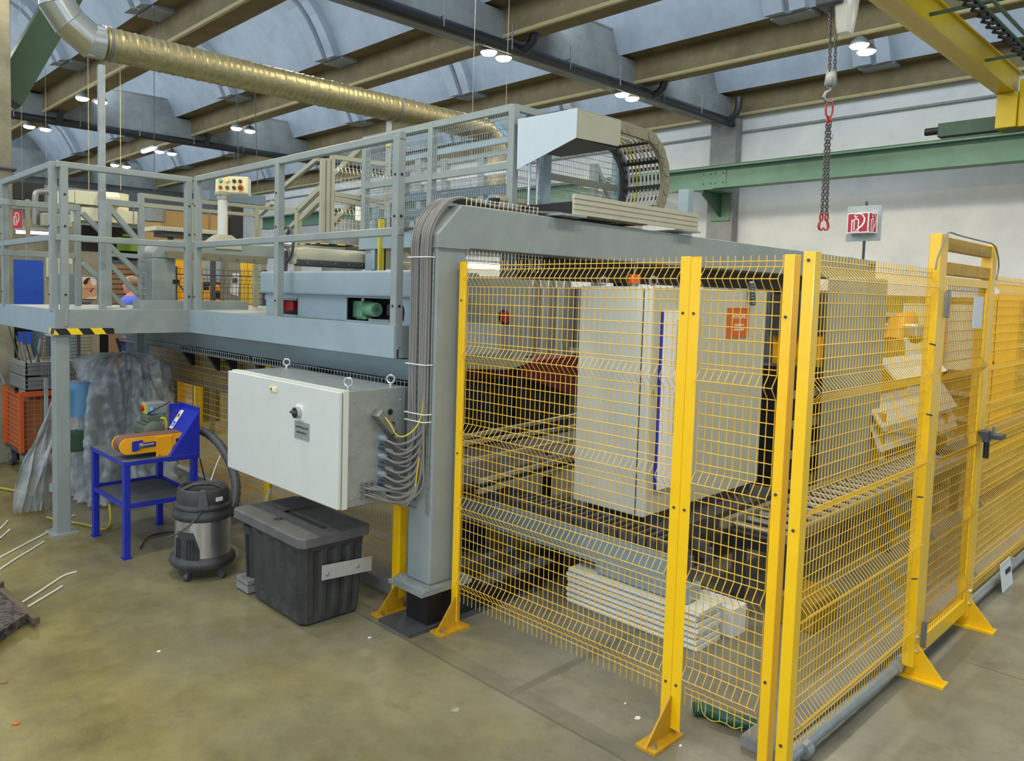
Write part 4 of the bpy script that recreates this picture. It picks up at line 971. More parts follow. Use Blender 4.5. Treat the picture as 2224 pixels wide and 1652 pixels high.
# low fence behind cabinet
fp('low yellow wire mesh panel behind the white wall cabinet', 'Y', 2.93, 3.36, 5.02, .08, 1.20, (1.06, .66, .26), mt='yellow_wire', amp=-.03)
fp('low yellow wire mesh panel in the dark behind the belt sander', 'Y', 2.93, 5.08, 7.4, .08, 1.22, (1.06, .66, .26), mt='yellow_wire', amp=-.03)
t = thing('fence_post', 'short cut yellow fence post left of the grey column base', 'fence post', (2.7, 3.25, 0))
M().prism([V(2.695, 3.235, .07), V(2.695, 3.30, .07), V(2.70, 3.30, .07), V(2.70, 3.24, .07), V(2.745, 3.24, .07), V(2.745, 3.235, .07)], (0, 0, .53)).build('angle', 'yellow', t, bevel=.002)
foot(t, 2.71, 3.24, (-1, 0, 0), .03, .17)
t = thing('fence_post', 'yellow fence post half hidden between the black bin and the cabinet', 'fence post', (2.9, 5.05, 0))
M().box(2.895, 2.90, 5.02, 5.10, 0, 1.22).box(2.90, 2.94, 5.06, 5.064, 0, 1.22).build('angle', 'yellow', t)
# concrete plinth under the low fence
tag(M().box(2.80, 3.0, 3.4, 7.6, 0, .07).build('plinth', 'conc_gray'), 'low concrete plinth under the yellow fence behind the bins', 'plinth')
tag(M().obox((2.72, 5.62, .20), V(.10, 0, -.12), V(0, .42, 0), V(.01, 0, .01)).build('sheet_panel', 'conc_gray'), 'dusty grey sheet leaning on the fence base behind the vacuum cleaner', 'sheet')
tag(M().obox((2.50, 4.42, .30), V(.05, .0, .17), V(0, .02, 0), V(.004, 0, 0)).build('timber_strip', 'alu'), 'pale wooden strip leaning beside the grey vacuum hose', 'strip')

# ================= BLACK BINS =================
def rib_bin(label, x0, x1, y0, y1, h, ribs, name='plastic_bin', lid=True, lx=.02):
    t = thing(name, label, 'bin', ((x0+x1)/2, (y0+y1)/2, 0))
    def ring(z, ins):
        pts = []
        r = .03
        a0, a1, b0, b1 = x0+ins, x1-ins, y0+ins, y1-ins
        def side(p, q, n, nrm):
            out = []
            for i in range(n+1):
                s_ = i/n; c = Vector(p).lerp(Vector(q), s_); f = math.sin(s_*math.pi*ribs*2)
                k = min(1, min(s_, 1-s_)*9)
                dd = (.012 if f > .2 else (-.004 if f < -.2 else .004))*k*(1 if .06 < z < h-.09 else .0)
                out.append(c-Vector(nrm)*dd)
            return out
        N = 40
        pts += side((a0, b0+r, z), (a0, b1-r, z), N, (-1, 0, 0))[:]
        pts += side((a0+r, b1, z), (a1-r, b1, z), N, (0, 1, 0))
        pts += side((a1, b1-r, z), (a1, b0+r, z), N, (1, 0, 0))
        pts += side((a1-r, b0, z), (a0+r, b0, z), N, (0, -1, 0))
        return pts
    g = M(); g.loft([ring(0, .035), ring(.02, .022), ring(.07, .018), ring(.075, .018), ring(h-.10, .006), ring(h-.085, .004), ring(h-.04, 0)])
    g.build('body', 'plastic_black', t)
    if lid:
        l_ = M(); e = lx
        rr = [[V(a, b, z) for a, b in ((x0-s, y0-s+.03), (x0-s+.03, y0-s), (x1+s-.03, y0-s), (x1+s, y0-s+.03), (x1+s, y1+s+.12), (x1+s-.03, y1+s+.15), (x0-s+.03, y1+s+.15), (x0-s, y1+s+.12))] for z, s in ((h-.055, e), (h-.004, e), (h, e-.012))]
        l_.loft(rr); l_.build('lid', 'dusty_lid', t, bevel=.004)
    return t
t = rib_bin('large black ribbed plastic bin with dusty lid and metal strip', 2.125, 2.55, 3.345, 3.92, .50, 4)
g = M(); g.box(2.30, 2.33, 3.42, 3.82, .5, .5035).box(2.30, 2.5, 3.80, 3.83, .5, .5035); g.build('lid_groove', 'plastic_black', t)
M().lathe((2.2, 3.72, .5), [(.025, 0), (.025, .004), (.002, .0045)], 18).build('lid_dimple', 'plastic_black', t)
st = M().obox((2.405, 3.328, .285), V(.165, 0, -.01), V(0, .004, 0), V(0.001, 0, .040)).build('metal_strip', 'strip_metal', t, bevel=.001)
for x in (2.27, 2.47): M().lathe((x, 3.324, .285), [(.012, 0), (.012, .004), (.004, .008)], 12, ax=(0, -1, 0)).build('bolt_head', 'galv', t)
rib_bin('narrow black plastic bin tucked under the overhanging lid of the large one', 2.16, 2.54, 3.95, 4.08, .435, 1, lid=False)
tag(M().obox((2.24, 4.02, .07), V(.10, 0, 0), V(0, .07, 0), V(0, 0, .012)).obox((2.24, 4.02, .03), V(.10, 0, 0), V(0, .07, 0), V(0, 0, .02)).build('flat_carton', 'conc_gray'), 'flat dusty slab on the floor between vacuum and black bins', 'slab')

# ================= VACUUM =================
vx, vy = 2.105, 4.47
t = thing('vacuum_cleaner', 'steel-drum industrial vacuum cleaner on castors beside the black bins', 'vacuum cleaner', (vx, vy, 0))
vb = M().lathe((vx, vy, 0), [(.165, .075), (.195, .08), (.205, .10), (.20, .125), (.175, .15), (.17, .155)], 36).build('base', 'plastic_black', t, smooth=True)
M().lathe((vx, vy, 0), [(.172, .12), (.172, .41)], 40).build('drum', 'steel', t, smooth=True)
M().lathe((vx, vy, 0), [(.178, .40), (.186, .41), (.186, .44), (.178, .45), (.172, .47), (.182, .48), (.18, .495), (.162, .51)], 36).build('collar', 'plastic_black', t, smooth=True)
M().lathe((vx, vy, 0), [(.160, .50), (.162, .56), (.150, .60), (.140, .605), (.13, .585), (.10, .575), (.01, .572)], 36).build('head', 'plastic_black', t, smooth=True)
d_ = (V(0, 0, 0)-V(vx, vy, 0)).normalized(); s_ = V(-d_.y, d_.x, 0)
M().tube([V(vx, vy, .58)+s_*.13, V(vx, vy, .615)+s_*.06, V(vx, vy, .62), V(vx, vy, .615)-s_*.06, V(vx, vy, .58)-s_*.13], .014, 8).build('handle', 'plastic_black', t, smooth=True)
c = V(vx, vy, .55)+d_*.15
M().prism([c+s_*.018+V(0, 0, .07), c+s_*.035-V(0, 0, .06)+d_*.015, c-s_*.035-V(0, 0, .06)+d_*.015, c-s_*.018+V(0, 0, .07)], d_*.03).build('latch_block', 'dark_gray', t, bevel=.004)
g = M()
vs = []
for k in range(9):
    th = -1.02+k*.115; a = d_*math.cos(th)-s_*(-math.sin(th))*-1
    dv = d_*math.cos(th)+s_*math.sin(th); hh = .33 if k < 7 else .33-.06*(k-6)
    vs.append((V(vx, vy, .15)+dv*.178, V(vx, vy, hh)+dv*.175, V(vx, vy, hh)+dv*.172, V(vx, vy, .15)+dv*.172))
for p, q in zip(vs, vs[1:]): g.add([p[0], q[0], q[1], p[1]], [(0, 1, 2, 3)]).add([p[1], q[1], q[2], p[2]], [(0, 1, 2, 3)])
for k in range(0, 8): 
    p, q = vs[k][0], vs[k][1]; m_ = (Vector(p)+Vector(q))/2; nrm = (Vector(p)-V(vx, vy, .15)).normalized(); nrm.z = 0
    if k not in (2, 3): g.tube([Vector(p)+nrm*.004, p.lerp(q, .75)+nrm*.004], .006, 5)
g.build('vent_cover', 'plastic_black', t)
M().tube(smooth_path([c+V(0, 0, -.05)+d_*.03, c+V(0, 0, -.14)+d_*.05+s_*(-.06), c+V(0, 0, -.20)+d_*.05+s_*(-.14), c+V(0, 0, -.235)+d_*.02+s_*(-.2)]), .0055, 6).build('power_cord', 'dark_gray', t, smooth=True)
g = M(); dv = d_*math.cos(.62)-s_*math.sin(-.62); g.obox(V(vx, vy, .545)+dv*.166, dv.cross(V(0, 0, 1))*.024, dv*.003, V(0, 0, .013)); g.build('sticker', 'paper', t)
for th in (-.55, .75, 2.4, 3.9):
    dv = d_*math.cos(th)+s_*math.sin(th); p = V(vx, vy, 0)+dv*.17; ax = dv.cross(V(0, 0, 1))
    M().cyl(p+V(0, 0, .027)-ax*.014, p+V(0, 0, .027)+ax*.014, .027, 16).box(p.x-.012, p.x+.012, p.y-.012, p.y+.012, .045, .085).build('castor', 'dark_gray', vb, smooth=True)
hose = smooth_path([V(vx+.1, vy-.02, .33), V(vx+.22, vy+.02, .38), V(2.42, 4.62, .52), V(2.44, 4.75, .66), V(2.42, 4.9, .80), V(2.40, 5.15, .86), V(2.37, 5.30, .82)], 3)
M().tube(hose, [.030+.0025*(i % 2) for i in range(len(hose))], 12).build('hose', 'dark_gray', t)
tag(M().tube(smooth_path([(2.36, 4.75, .66), (2.30, 4.70, .60), (2.24, 4.62, .56), (2.2, 4.6, .5)]), .004, 6).build('thin_cable', 'paper'), 'thin pale cable hanging above the vacuum cleaner', 'cable')

bpy.data.objects['vacuum_cleaner'].scale.z = .91
# ================= BELT SANDER AND BLUE TABLE =================
t = thing('sander_table', 'small blue steel table with grey top and lower shelf', 'table', (2.03, 5.27, 0))
TX0, TX1, TY0, TY1, TZ = 1.79, 2.30, 4.96, 5.60, .65
M().box(TX0, TX1, TY0, TY1, TZ-.012, TZ).build('table_top', 'dust_top', t)
g = M(); g.box(TX0-.002, TX1+.002, TY0-.003, TY0+.004, TZ-.028, TZ-.001).box(TX0-.003, TX0+.004, TY0, TY1, TZ-.028, TZ-.001); g.build('top_edge', 'blue', t)
for x, y in ((TX0, TY0), (TX0, TY1-.045), (TX1-.045, TY0), (TX1-.045, TY1-.045)): M().box(x+.003, x+.045, y+.003, y+.045, .008, TZ-.014).build('leg', 'blue', t, bevel=.003)
for x, y in ((TX0, TY0), (TX0, TY1-.045), (TX1-.045, TY0), (TX1-.045, TY1-.045)): M().box(x-.004, x+.052, y-.004, y+.052, 0, .008).build('foot', 'blue', t)
M().box(TX0+.02, TX1-.02, TY0+.02, TY1-.02, .345, .355).build('shelf', 'dust_top', t)
g = M(); g.box(TX0+.045, TX1-.045, TY0+.006, TY0+.016, .335, .365).box(TX0+.006, TX0+.016, TY0+.045, TY1-.045, .335, .365).box(TX0+.045, TX1-.045, TY1-.016, TY1-.006, .345, .375).box(TX1-.016, TX1-.006, TY0+.045, TY1-.045, .345, .375); g.build('shelf_rim', 'blue', t)
t = thing('belt_sander', 'yellow bench belt sander with brown belt and blue guard on the table', 'belt sander', (2.05, 5.1, TZ))
bz = .74; R_b = .058; xa, xb = 1.845, 2.22; ya, yb = 5.02, 5.14
loop = [V(xa+R_b*math.cos(th), 0, bz+R_b*math.sin(th)) for th in [math.pi/2+math.pi*i/12 for i in range(13)]]+[V(xb+R_b*math.cos(th), 0, bz+R_b*math.sin(th)) for th in [-math.pi/2+math.pi*i/12 for i in range(13)]]
M().prism([p+V(0, ya, 0) for p in loop], (0, yb-ya, 0)).build('belt', 'belt', t, smooth=True)
lp2 = [V((p.x-(xa+xb)/2)*1.03+(xa+xb)/2, 0, (p.z-bz)*.93+bz) for p in loop]
M().prism([p+V(0, ya-.014, 0) for p in lp2], (0, .012, 0)).build('side_plate', 'sander_yellow', t)
M().prism([p+V(0, yb+.002, 0) for p in lp2], (0, .012, 0)).build('side_plate', 'sander_yellow', t)
M().box(2.02, 2.13, ya-.022, ya-.014, TZ, bz+.045).build('bracket_plate', 'sander_yellow', t, bevel=.002)
M().box(1.90, 2.02, ya-.017, ya-.0145, bz-.018, bz+.016).build('slot', 'blue', t)
M().prism([V(1.86, ya-.022, bz+.03), V(1.86, ya-.022, bz-.035), V(1.89, ya-.022, bz-.035), V(1.93, ya-.022, bz-.01), V(1.93, ya-.022, bz+.035)], (0, .008, 0)).build('tracking_plate', 'blue', t)
M().cyl((1.92, ya-.03, bz), (2.0, ya-.03, bz+.003), .009, 10).cyl((1.90, ya-.03, bz), (1.925, ya-.03, bz), .018, 12).build('tension_spring', 'steel_dull', t)
M().box(2.16, 2.22, ya-.017, ya-.013, bz-.02, bz+.02).build('bearing_slot', 'black', t)
for x in (2.04, 2.11): M().cyl((x, ya-.022, TZ+.012), (x, ya-.03, TZ+.012), .007, 6).build('bolt', 'steel', t)
# blue extraction hood: gusset + tall back plate
gx0, gx1 = 2.08, 2.305
M().prism([V(gx0, 4.962, TZ-.035), V(gx1, 4.962, TZ-.035), V(gx1, 4.962, .935)], (0, .005, 0)).build('guard_side', 'blue', t)
M().prism([V(gx0, 4.964, TZ-.03), V(gx1, 4.964, .935), V(gx1, 5.24, .935), V(gx0+.085, 5.24, TZ-.03+.118)], (.004, 0, -.003)).build('guard_slope', 'blue', t)
M().box(gx1, gx1+.006, 4.962, 5.30, TZ-.035, .965).build('guard_back', 'blue', t)
M().box(gx1-.10, gx1, 5.225, 5.23, .76, .965).build('guard_face', 'blue', t)
sx0 = V(2.255, 5.02, .86)
# safety stickers on the sloping guard
n_g = (V(gx1, 4.964, .935)-V(gx0, 4.964, TZ-.03)).cross(V(0, 1, 0)).normalized(); n_g = -n_g if n_g.x > 0 else n_g
uu = (V(gx1, 4.964, .935)-V(gx0, 4.964, TZ-.03)).normalized(); yy = V(0, -1, 0)
oc = V(gx0, 5.195, TZ-.03)+uu*.29+n_g*.004
g = M(); g.obox(oc, yy*.028, uu*.075, n_g*.001); g.build('sticker', 'paper', t)
g = M(); c = oc+uu*.034+n_g*.002; g.add([c+uu*.024, c-uu*.018+yy*.022, c-uu*.018-yy*.022], [(0, 1, 2)]); g.build('warning_triangle', 'sander_yellow', t)
g = M(); c = oc+uu*.034+n_g*.003; g.obox(c-uu*.003, yy*.006, uu*.009, n_g*.0005); g.build('warning_symbol', 'black', t)
g = M(); c = oc-uu*.038+n_g*.002; g.add([c+uu*.022*math.cos(a)+yy*.022*math.sin(a) for a in [2*math.pi*i/20 for i in range(20)]], [tuple(range(20))]); g.build('mask_symbol_disc', 'blue_board', t)
g = M(); c = c+n_g*.001; g.obox(c, yy*.010, uu*.005, n_g*.0005).obox(c-uu*.008, yy*.004, uu*.006, n_g*.0005); g.build('mask_symbol', 'white', t)
# motor and switch behind belt
for _k in (0,):
    _xo = .07
    mt = thing('sander_motor', 'olive finned electric motor with junction box behind the sander belt', 'motor', (2.15, 5.3, TZ))
    M().cyl((2.03+_xo, 5.22, .775), (2.03+_xo, 5.42, .775), .072, 26).build('motor_body', 'motor_olive', mt, smooth=True)
    g = M()
    for k in range(16):
        th = k*math.pi*2/16; c = V(2.03+_xo, 5.32, .775)+V(math.cos(th), 0, math.sin(th))*.076; g.obox(c, V(math.cos(th), 0, math.sin(th))*.008, V(0, .085, 0), V(-math.sin(th), 0, math.cos(th))*.002)
    g.build('fins', 'motor_olive', mt)
    M().lathe((2.03+_xo, 5.20, .775), [(.02, 0), (.06, .005), (.078, .02), (.078, .04)], 22, ax=(0, 1, 0)).build('end_bell', 'motor_olive', mt, smooth=True)
    M().box(1.99+_xo, 2.11+_xo, 5.25, 5.36, .845, .885).build('terminal_box', 'motor_olive', mt, bevel=.004)
    M().box(1.95+_xo, 2.11+_xo, 5.22, 5.40, TZ, TZ+.04).build('motor_foot', 'motor_olive', mt)
    M().tube(smooth_path([(2.13, 5.27, .86), (2.18, 5.25, .87), (2.2, 5.25, .81), (2.17, 5.25, .74), (2.13, 5.26, .73)]), .012, 8).build('cable_loop', 'cable_yellow', mt, smooth=True)
    sb = thing('switch_box', 'grey switch box with red button on yellow plate above the motor', 'switch', (2.1, 5.36, .88))
    M().box(2.02+_xo, 2.16+_xo, 5.32, 5.44, .886, .965).build('box', 'paint_gray', sb, bevel=.005)
    M().box(2.013+_xo, 2.02+_xo, 5.34, 5.42, .89, .96).build('yellow_plate', 'cable_yellow', sb)
    M().cyl((2.013+_xo, 5.39, .925), (1.995+_xo, 5.39, .925), .022, 16).build('red_button', 'red', sb, smooth=True)
    M().cyl((2.12, 5.33, .93), (2.10, 5.27, .91), .016, 12).build('blue_plug', 'blue_light', sb, smooth=True)
    M().tube(smooth_path([(2.09, 5.27, .905), (2.06, 5.28, .895), (2.12, 5.2, .95), (2.2, 5.2, .985)]), .004, 6).build('lead', 'black', sb)

tag(M().tube(smooth_path([(2.02, 5.9, .12), (1.98, 5.75, .02), (1.90, 5.62, .015), (1.86, 5.75, .015), (1.78, 5.95, .015), (1.72, 6.0, .015), (1.66, 6.2, .015)]), .009, 8).build('yellow_hose', 'hose_yellow', smooth=True), 'yellow hose on the floor behind the blue table legs', 'hose')
tag(M().tube(smooth_path([(1.0, 7.6, .015), (1.4, 7.7, .015), (1.66, 7.2, .015), (1.75, 6.9, .015)]), .010, 8).build('yellow_hose', 'hose_yellow', smooth=True), 'yellow hose on the floor at the far left edge', 'hose')
tag(M().tube(smooth_path([(2.33, 5.0, .60), (2.36, 4.95, .4), (2.42, 5.1, .05), (2.3, 5.3, .01), (2.1, 5.35, .01), (1.95, 5.1, .01)]), .005, 6).build('black_cable', 'black', smooth=True), 'thin black cable looping on the floor under the blue table', 'cable')

# ================= INSIDE THE FENCE =================
t = thing('control_cabinet', 'tall pale control cabinet with two visible sides behind the yellow mesh', 'control cabinet', (4.7, 2.8, .46))
KX0, KX1, KY0, KY1, KZ0, KZ1 = 4.0, 5.5, 2.516, 3.036, .47, 1.862
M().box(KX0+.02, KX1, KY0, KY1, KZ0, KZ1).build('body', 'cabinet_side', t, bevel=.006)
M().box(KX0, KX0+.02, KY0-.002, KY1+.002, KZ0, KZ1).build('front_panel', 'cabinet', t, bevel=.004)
M().box(KX0+.12, KX0+.42, KY0-.022, KY0-.001, .62, 1.72).build('air_unit', 'white', t, bevel=.006)
for za, zb2 in ((1.36, 1.66), (.95, 1.22)):
    g = M(); z = za
    while z < zb2: g.box(KX0+.26, KX0+.40, KY0-.026, KY0-.022, z, z+.006); z += .013
    g.build('air_grille', 'dark_gray', t)
M().box(KX0+.10, KX0+.12, KY0-.012, KY0, .62, 1.72).build('unit_seal', 'blue', t)
M().box(KX0-.003, KX0, KY0+.05, KY0+.056, KZ0+.01, KZ1-.01).build('door_seam', 'dark_gray', t)
c = AY(1414, 857, KY0)
M().add([(KX0+.035, KY0-.003, 1.205), (KX0+.08, KY0-.003, 1.205), (KX0+.058, KY0-.003, 1.25)], [(0, 1, 2)]).build('warning_triangle', 'cable_yellow', t)
M().add([(KX0+.053, KY0-.004, 1.213), (KX0+.063, KY0-.004, 1.213), (KX0+.058, KY0-.004, 1.24)], [(0, 1, 2)]).build('warning_bolt', 'black', t)
a, b_ = AY(1580, 670, KY0), AY(1623, 733, KY0)
M().box(a.x, b_.x, KY0-.006, KY0-.001, b_.z+.01, a.z).build('orange_sign', 'sign_orange', t)
xm = (a.x+b_.x)/2
text('ACHTUNG', (xm+.01, KY0-.0065, a.z-.055), (1, 0, 0), (0, 0, 1), .04, 'white', t)
M().box(a.x, b_.x, KY0-.008, KY0-.001, a.z, a.z+.005).build('sign_edge', 'orange', t)
M().box(a.x, b_.x, KY0-.008, KY0-.001, b_.z+.005, b_.z+.01).build('sign_edge', 'orange', t)
for i, w in enumerate((.13, .14)): 
    g = M(); x = xm-w/2+.01
    while x < xm+w/2+.01: g.box(x, x+.011, KY0-.0065, KY0-.006, a.z-.118-i*.032, a.z-.104-i*.032); x += .0145
    g.build('small_print', 'paper', t)
for y in (KY0+.04, KY1-.12):
    c = V(KX0+.07, y, KZ1+.035); M().tube([c+V(0, math.cos(th), math.sin(th))*.026 for th in [2*math.pi*i/16 for i in range(16)]], .006, 6, closed=True).build('lifting_eye', 'steel', t, smooth=True)
M().box(KX0+.1, KX1-.05, KY0+.03, KY1-.03, .40, KZ0).build('plinth', 'dark_gray', t)
t = thing('beacon', 'orange beacon lamp on top of the tall control cabinet', 'beacon', (4.2, 2.72, KZ1))
c = AX(1377, 606, 4.22)
M().cyl((c.x, c.y, KZ1), (c.x, c.y, c.z-.03), .03, 14).build('base', 'steel_dull', t)
M().cyl((c.x, c.y, c.z-.03), (c.x, c.y, c.z+.03), .04, 18).build('lens', 'orange', t, smooth=True)
M().cyl((c.x, c.y, c.z+.03), (c.x, c.y, c.z+.09), .006, 8).build('rod', 'steel_dull', t)
# flexible conduit beside sign, and frame standing behind
c0, c1 = AY(1632, 612, 2.49), AY(1636, 662, 2.49)
pts = [c0.lerp(c1, i/16) for i in range(17)]
tag(M().tube([V(p.x, 2.49, p.z) for p in pts], [.022 if i % 2 else .017 for i in range(17)], 10).build('corrugated_hose', 'steel_blue'), 'short grey corrugated hose hanging on the cabinet right of the orange sign', 'hose')
# base frame under the control cabinet + cable chain trough
t = thing('cabinet_stand', 'dark steel base frame carrying the control cabinet inside the fence', 'stand', (4.6, 2.8, 0))
M().box(3.98, 5.7, 2.40, 3.25, .30, .395).build('frame_top', 'dark_gray', t)
for x, y in ((4.05, 2.46), (4.05, 3.19), (5.6, 2.46), (5.6, 3.19)): M().box(x-.04, x+.04, y-.04, y+.04, 0, .30).build('frame_leg', 'black', t)
t = thing('chain_trough', 'pale trough carrying a black cable chain low in front of the cabinet', 'cable trough', (3.8, 2.7, 0))
M().box(3.62, 3.66, 2.12, 3.9, .26, .42).build('side_plate', 'paint_blue', t)
M().box(3.66, 3.93, 2.12, 3.9, .26, .28).build('bottom', 'dark_gray', t)
g = M(); y = 2.16
while y < 3.85: g.box(3.665, 3.70, y, y+.05, .29, .47).box(3.88, 3.915, y, y+.05, .29, .47).box(3.70, 3.88, y+.01, y+.03, .455, .47); y += .062
g.build('cable_chain', 'dark_gray', t)
g = M()
for k in range(5): g.tube([(3.72+k*.035, 2.12+.0*k, .40), (3.72+k*.035, 3.9, .40)], .008, 5)
g.build('cables', 'cable', t)
for y in (2.3, 3.0, 3.7): M().box(3.68, 3.88, y, y+.05, 0, .26).build('leg', 'black', t)
g = M(); 
th0 = [(.0, .47), (.05, .465), (.09, .44), (.115, .38), (.12, .33)]
for i in range(len(th0)-1):
    g.box(3.67, 3.70, 2.12-th0[i+1][0], 2.12-th0[i][0], th0[i+1][1]-.06, th0[i][1]); g.box(3.88, 3.91, 2.12-th0[i+1][0], 2.12-th0[i][0], th0[i+1][1]-.06, th0[i][1])
g.box(3.70, 3.88, 2.0, 2.02, .33, .37); g.build('chain_end', 'dark_gray', t)
# stack of white profiles
t = thing('white_profile', 'long white ribbed profile on the floor inside the fence, bottom of the stack', 'profile', (3.75, 2.3, 0), 'white profiles stacked inside the fence')
def prof(z, dx, dy, lab, tt=None):
    tt = tt or thing('white_profile', lab, 'profile', (3.75, 2.3, z), 'white profiles stacked inside the fence')
    M().box(3.56+dx, 3.80+dx, 1.89+dy, 2.72+dy, z, z+.026).build('profile_body', 'white_box', tt, bevel=.003)
    M().box(3.555+dx, 3.56+dx, 1.89+dy, 2.72+dy, z+.010, z+.016).build('rib', 'white', tt)
prof(.0, 0, 0, '', t)
for k, w in enumerate(('second from the bottom', 'third from the bottom', 'fourth from the bottom', 'fifth from the bottom', 'sixth from the bottom', 'next to the top')):
    prof(.03*(k+1), .004*(k % 2), .006*((k+1) % 3), 'long white ribbed profile of the stack inside the fence, '+w)
tag(M().box(3.60, 3.74, 1.98, 2.55, .212, .30).build('white_beam', 'paint_blue', bevel=.006), 'pale blue-grey block lying on top of the white profile stack', 'block')
tag(M().box(3.85, 4.0, 1.85, 2.1, 0, .16).build('white_carton', 'paper', bevel=.003), 'white carton at the right end of the profile stack', 'box')
# conveyor rails and dark machinery in the left interior
t = thing('roller_table', 'low conveyor with long pale rails crossing the dark area inside the fence', 'conveyor', (4.6, 3.6, 0))
for (p, q, z) in (((1010, 948), (1255, 900), .8), ((1010, 962), (1255, 925), .78), ((1015, 1000), (1250, 955), .7), ((1060, 1040), (1250, 990), .6), ((1060, 1062), (1250, 1010), .55)):
    a, b_ = AZ(*p, z), AZ(*q, z); d = (b_-a); M().bar(a-d*.1, b_+d*.3, .03, .025).build('rail', 'alu', t)
for x in (3.4, 4.6, 5.6): M().box(x, x+.06, 3.75, 3.81, 0, .56).build('leg', 'black', t)
g = M(); g.box(3.3, 6.0, 3.5, 4.3, .52, .56); g.build('bed', 'dark_gray', t)
t = thing('rear_machine', 'dark machine body deep inside the fenced area left of the cabinet', 'machine', (6, 6, 0))
M().box(5.4, 9.5, 6.6, 7.6, 0, 1.0).build('base', 'dark_gray', t)
M().box(4.6, 9.0, 5.85, 6.0, .9, 1.0).build('ledge', 'black', t)
g = M(); A_ = lambda px, py: AY(px, py, 5.2)
g.prism([A_(1008, 802), A_(1008, 822), A_(1150, 822), A_(1255, 862), A_(1255, 772)], (0, .25, 0)); g.build('red_beam', 'dark_red', t)
M().box(A_(1010, 800).x, A_(1255, 800).x, 5.3, 5.5, .0, 1.0).build('dark_panel', 'black', t)
t = thing('grey_hopper', 'pale grey panelled machine guard with a red round hole behind the mesh', 'machine guard', (4.5, 5.1, 1.0))
A_ = lambda px, py: AY(px, py, 5.1)
p0, p1 = A_(1010, 595), A_(1130, 770)
M().prism([A_(1005, 600), A_(1005, 800), A_(1100, 802), A_(1142, 785), A_(1150, 600)], (0, .05, 0)).build('front_panel', 'paint_gray', t)
for px in (1012, 1140): q_ = A_(px, 780); M().box(q_.x-.03, q_.x+.03, 5.16, 5.22, 0, q_.z).build('leg', 'black', t)
c = A_(1095, 690); g = M(); g.lathe((c.x, 5.098, c.z), [(.001, 0), (.072, 0.0), (.072, .003)], 24, ax=(0, -1, 0), sx=1, sy=1.25); g.build('round_hole', 'black', t)
g = M(); g.lathe((c.x+.01, 5.093, c.z+.01), [(.001, 0), (.06, 0.0), (.06, .002)], 24, ax=(0, -1, 0), sx=1, sy=1.1); g.build('red_disc', 'red', t)
meshpanel('X', 5.05, A_(1008, 700).x, A_(1050, 700).x, A_(1030, 740).z, A_(1030, 655).z, [], sp=.05, sh=.2, r=.003).build('grille', 'black', t)
M().prism([A_(1008, 780), A_(1008, 800), A_(1100, 802), A_(1150, 785), A_(1150, 778)], (0, -.03, 0)).build('sill', 'paint_beige', t)
A_ = lambda px, py: AY(px, py, 5.6)
t = thing('profile_rack', 'row of upright grey profiles behind the mesh left of the control cabinet', 'rack', A_(1150, 770))
for i in range(6):
    a = A_(1148+i*17, 600); zb_ = A_(1148+i*17, 770).z; M().box(a.x, a.x+.07, 5.6, 5.64, zb_, a.z+.25).build('profile', ('paint_gray', 'steel_dull')[i % 2], t)
M().box(A_(1140, 770).x, A_(1250, 770).x, 5.55, 5.7, A_(1200, 790).z, A_(1200, 770).z).build('shelf', 'black', t)
for i in range(3): M().box(A_(1150+i*35, 770).x, A_(1150+i*35, 770).x+.05, 5.6, 5.65, 0, A_(1200, 790).z).build('leg', 'black', t)
a, b_ = AY(1014, 576, 5.6), AY(1100, 576, 5.6)
t = thing('tube_lamp', 'bright tube lamp just behind the top of the left mesh panel', 'lamp', (a.x, 5.6, a.z))
M().cyl((a.x, 5.6, a.z), (b_.x, 5.6, a.z), .028, 14).build('tube', 'tube_light', t, smooth=True)
M().box(a.x-.02, b_.x+.02, 5.58, 5.68, a.z+.035, a.z+.06).build('housing', 'galv', t)
for x in (a.x+.05, b_.x-.05): M().cyl((x, 5.63, a.z+.06), (x, 5.63, 5.4), .003, 6).build('suspension', 'steel_dull', t)
# dark corrugated backdrop wall of the machine cell
t = thing('cell_wall', 'dark grey corrugated partition at the back of the fenced cell', 'partition', (10.5, 6, 0))
g = M(); y = 3.3
while y < 9.3: g.box(9.9, 9.93, y, y+.09, 0, 1.93).box(9.92, 9.95, y+.09, y+.14, 0, 1.93); y += .14
g.build('sheets', 'dark_gray', t)
t = thing('low_conveyor', 'low dark conveyor with beige rails behind the right fence panel', 'conveyor', (4.8, 2.0, 0))
M().box(4.3, 8.0, 1.80, 2.15, .36, .44).build('bed', 'black', t)
for y in (1.80, 2.16): M().box(4.3, 8.0, y-.02, y+.02, .44, .49).build('rail', 'carrier', t)
g = M(); x = 4.4
while x < 7.9: g.cyl((x, 1.82, .455), (x, 2.13, .455), .022, 8); x += .16
g.build('rollers', 'steel_dull', t)
for x in (4.4, 6.1, 7.8):
    for y in (1.84, 2.11): M().box(x, x+.06, y-.03, y+.03, 0, .36).build('leg', 'dark_gray', t)
M().box(4.25, 4.6, 1.6, 1.8, 0, .17).build('olive_box', 'guard_olive', t, bevel=.01)
t = thing('overhead_guard', 'dark ribbed overhead beam behind the gantry arm above the control cabinet', 'beam', (5, 3.6, 1.9))
A_ = lambda px, py: AY(px, py, 3.3)
x0, x1 = A_(1120, 590).x, A_(1762, 590).x
M().box(x0, x1, 3.3, 3.44, 1.90, 2.11).build('beam', 'dark_gray', t)
g = M(); z = 1.92
while z < 2.09: g.box(x0, x1, 3.285, 3.3, z, z+.015); z += .035
g.build('ribs', 'black', t)
for x in (4.9, x1-.6): M().box(x, x+.1, 3.32, 3.42, 0, 1.90).build('upright', 'dark_gray', t)
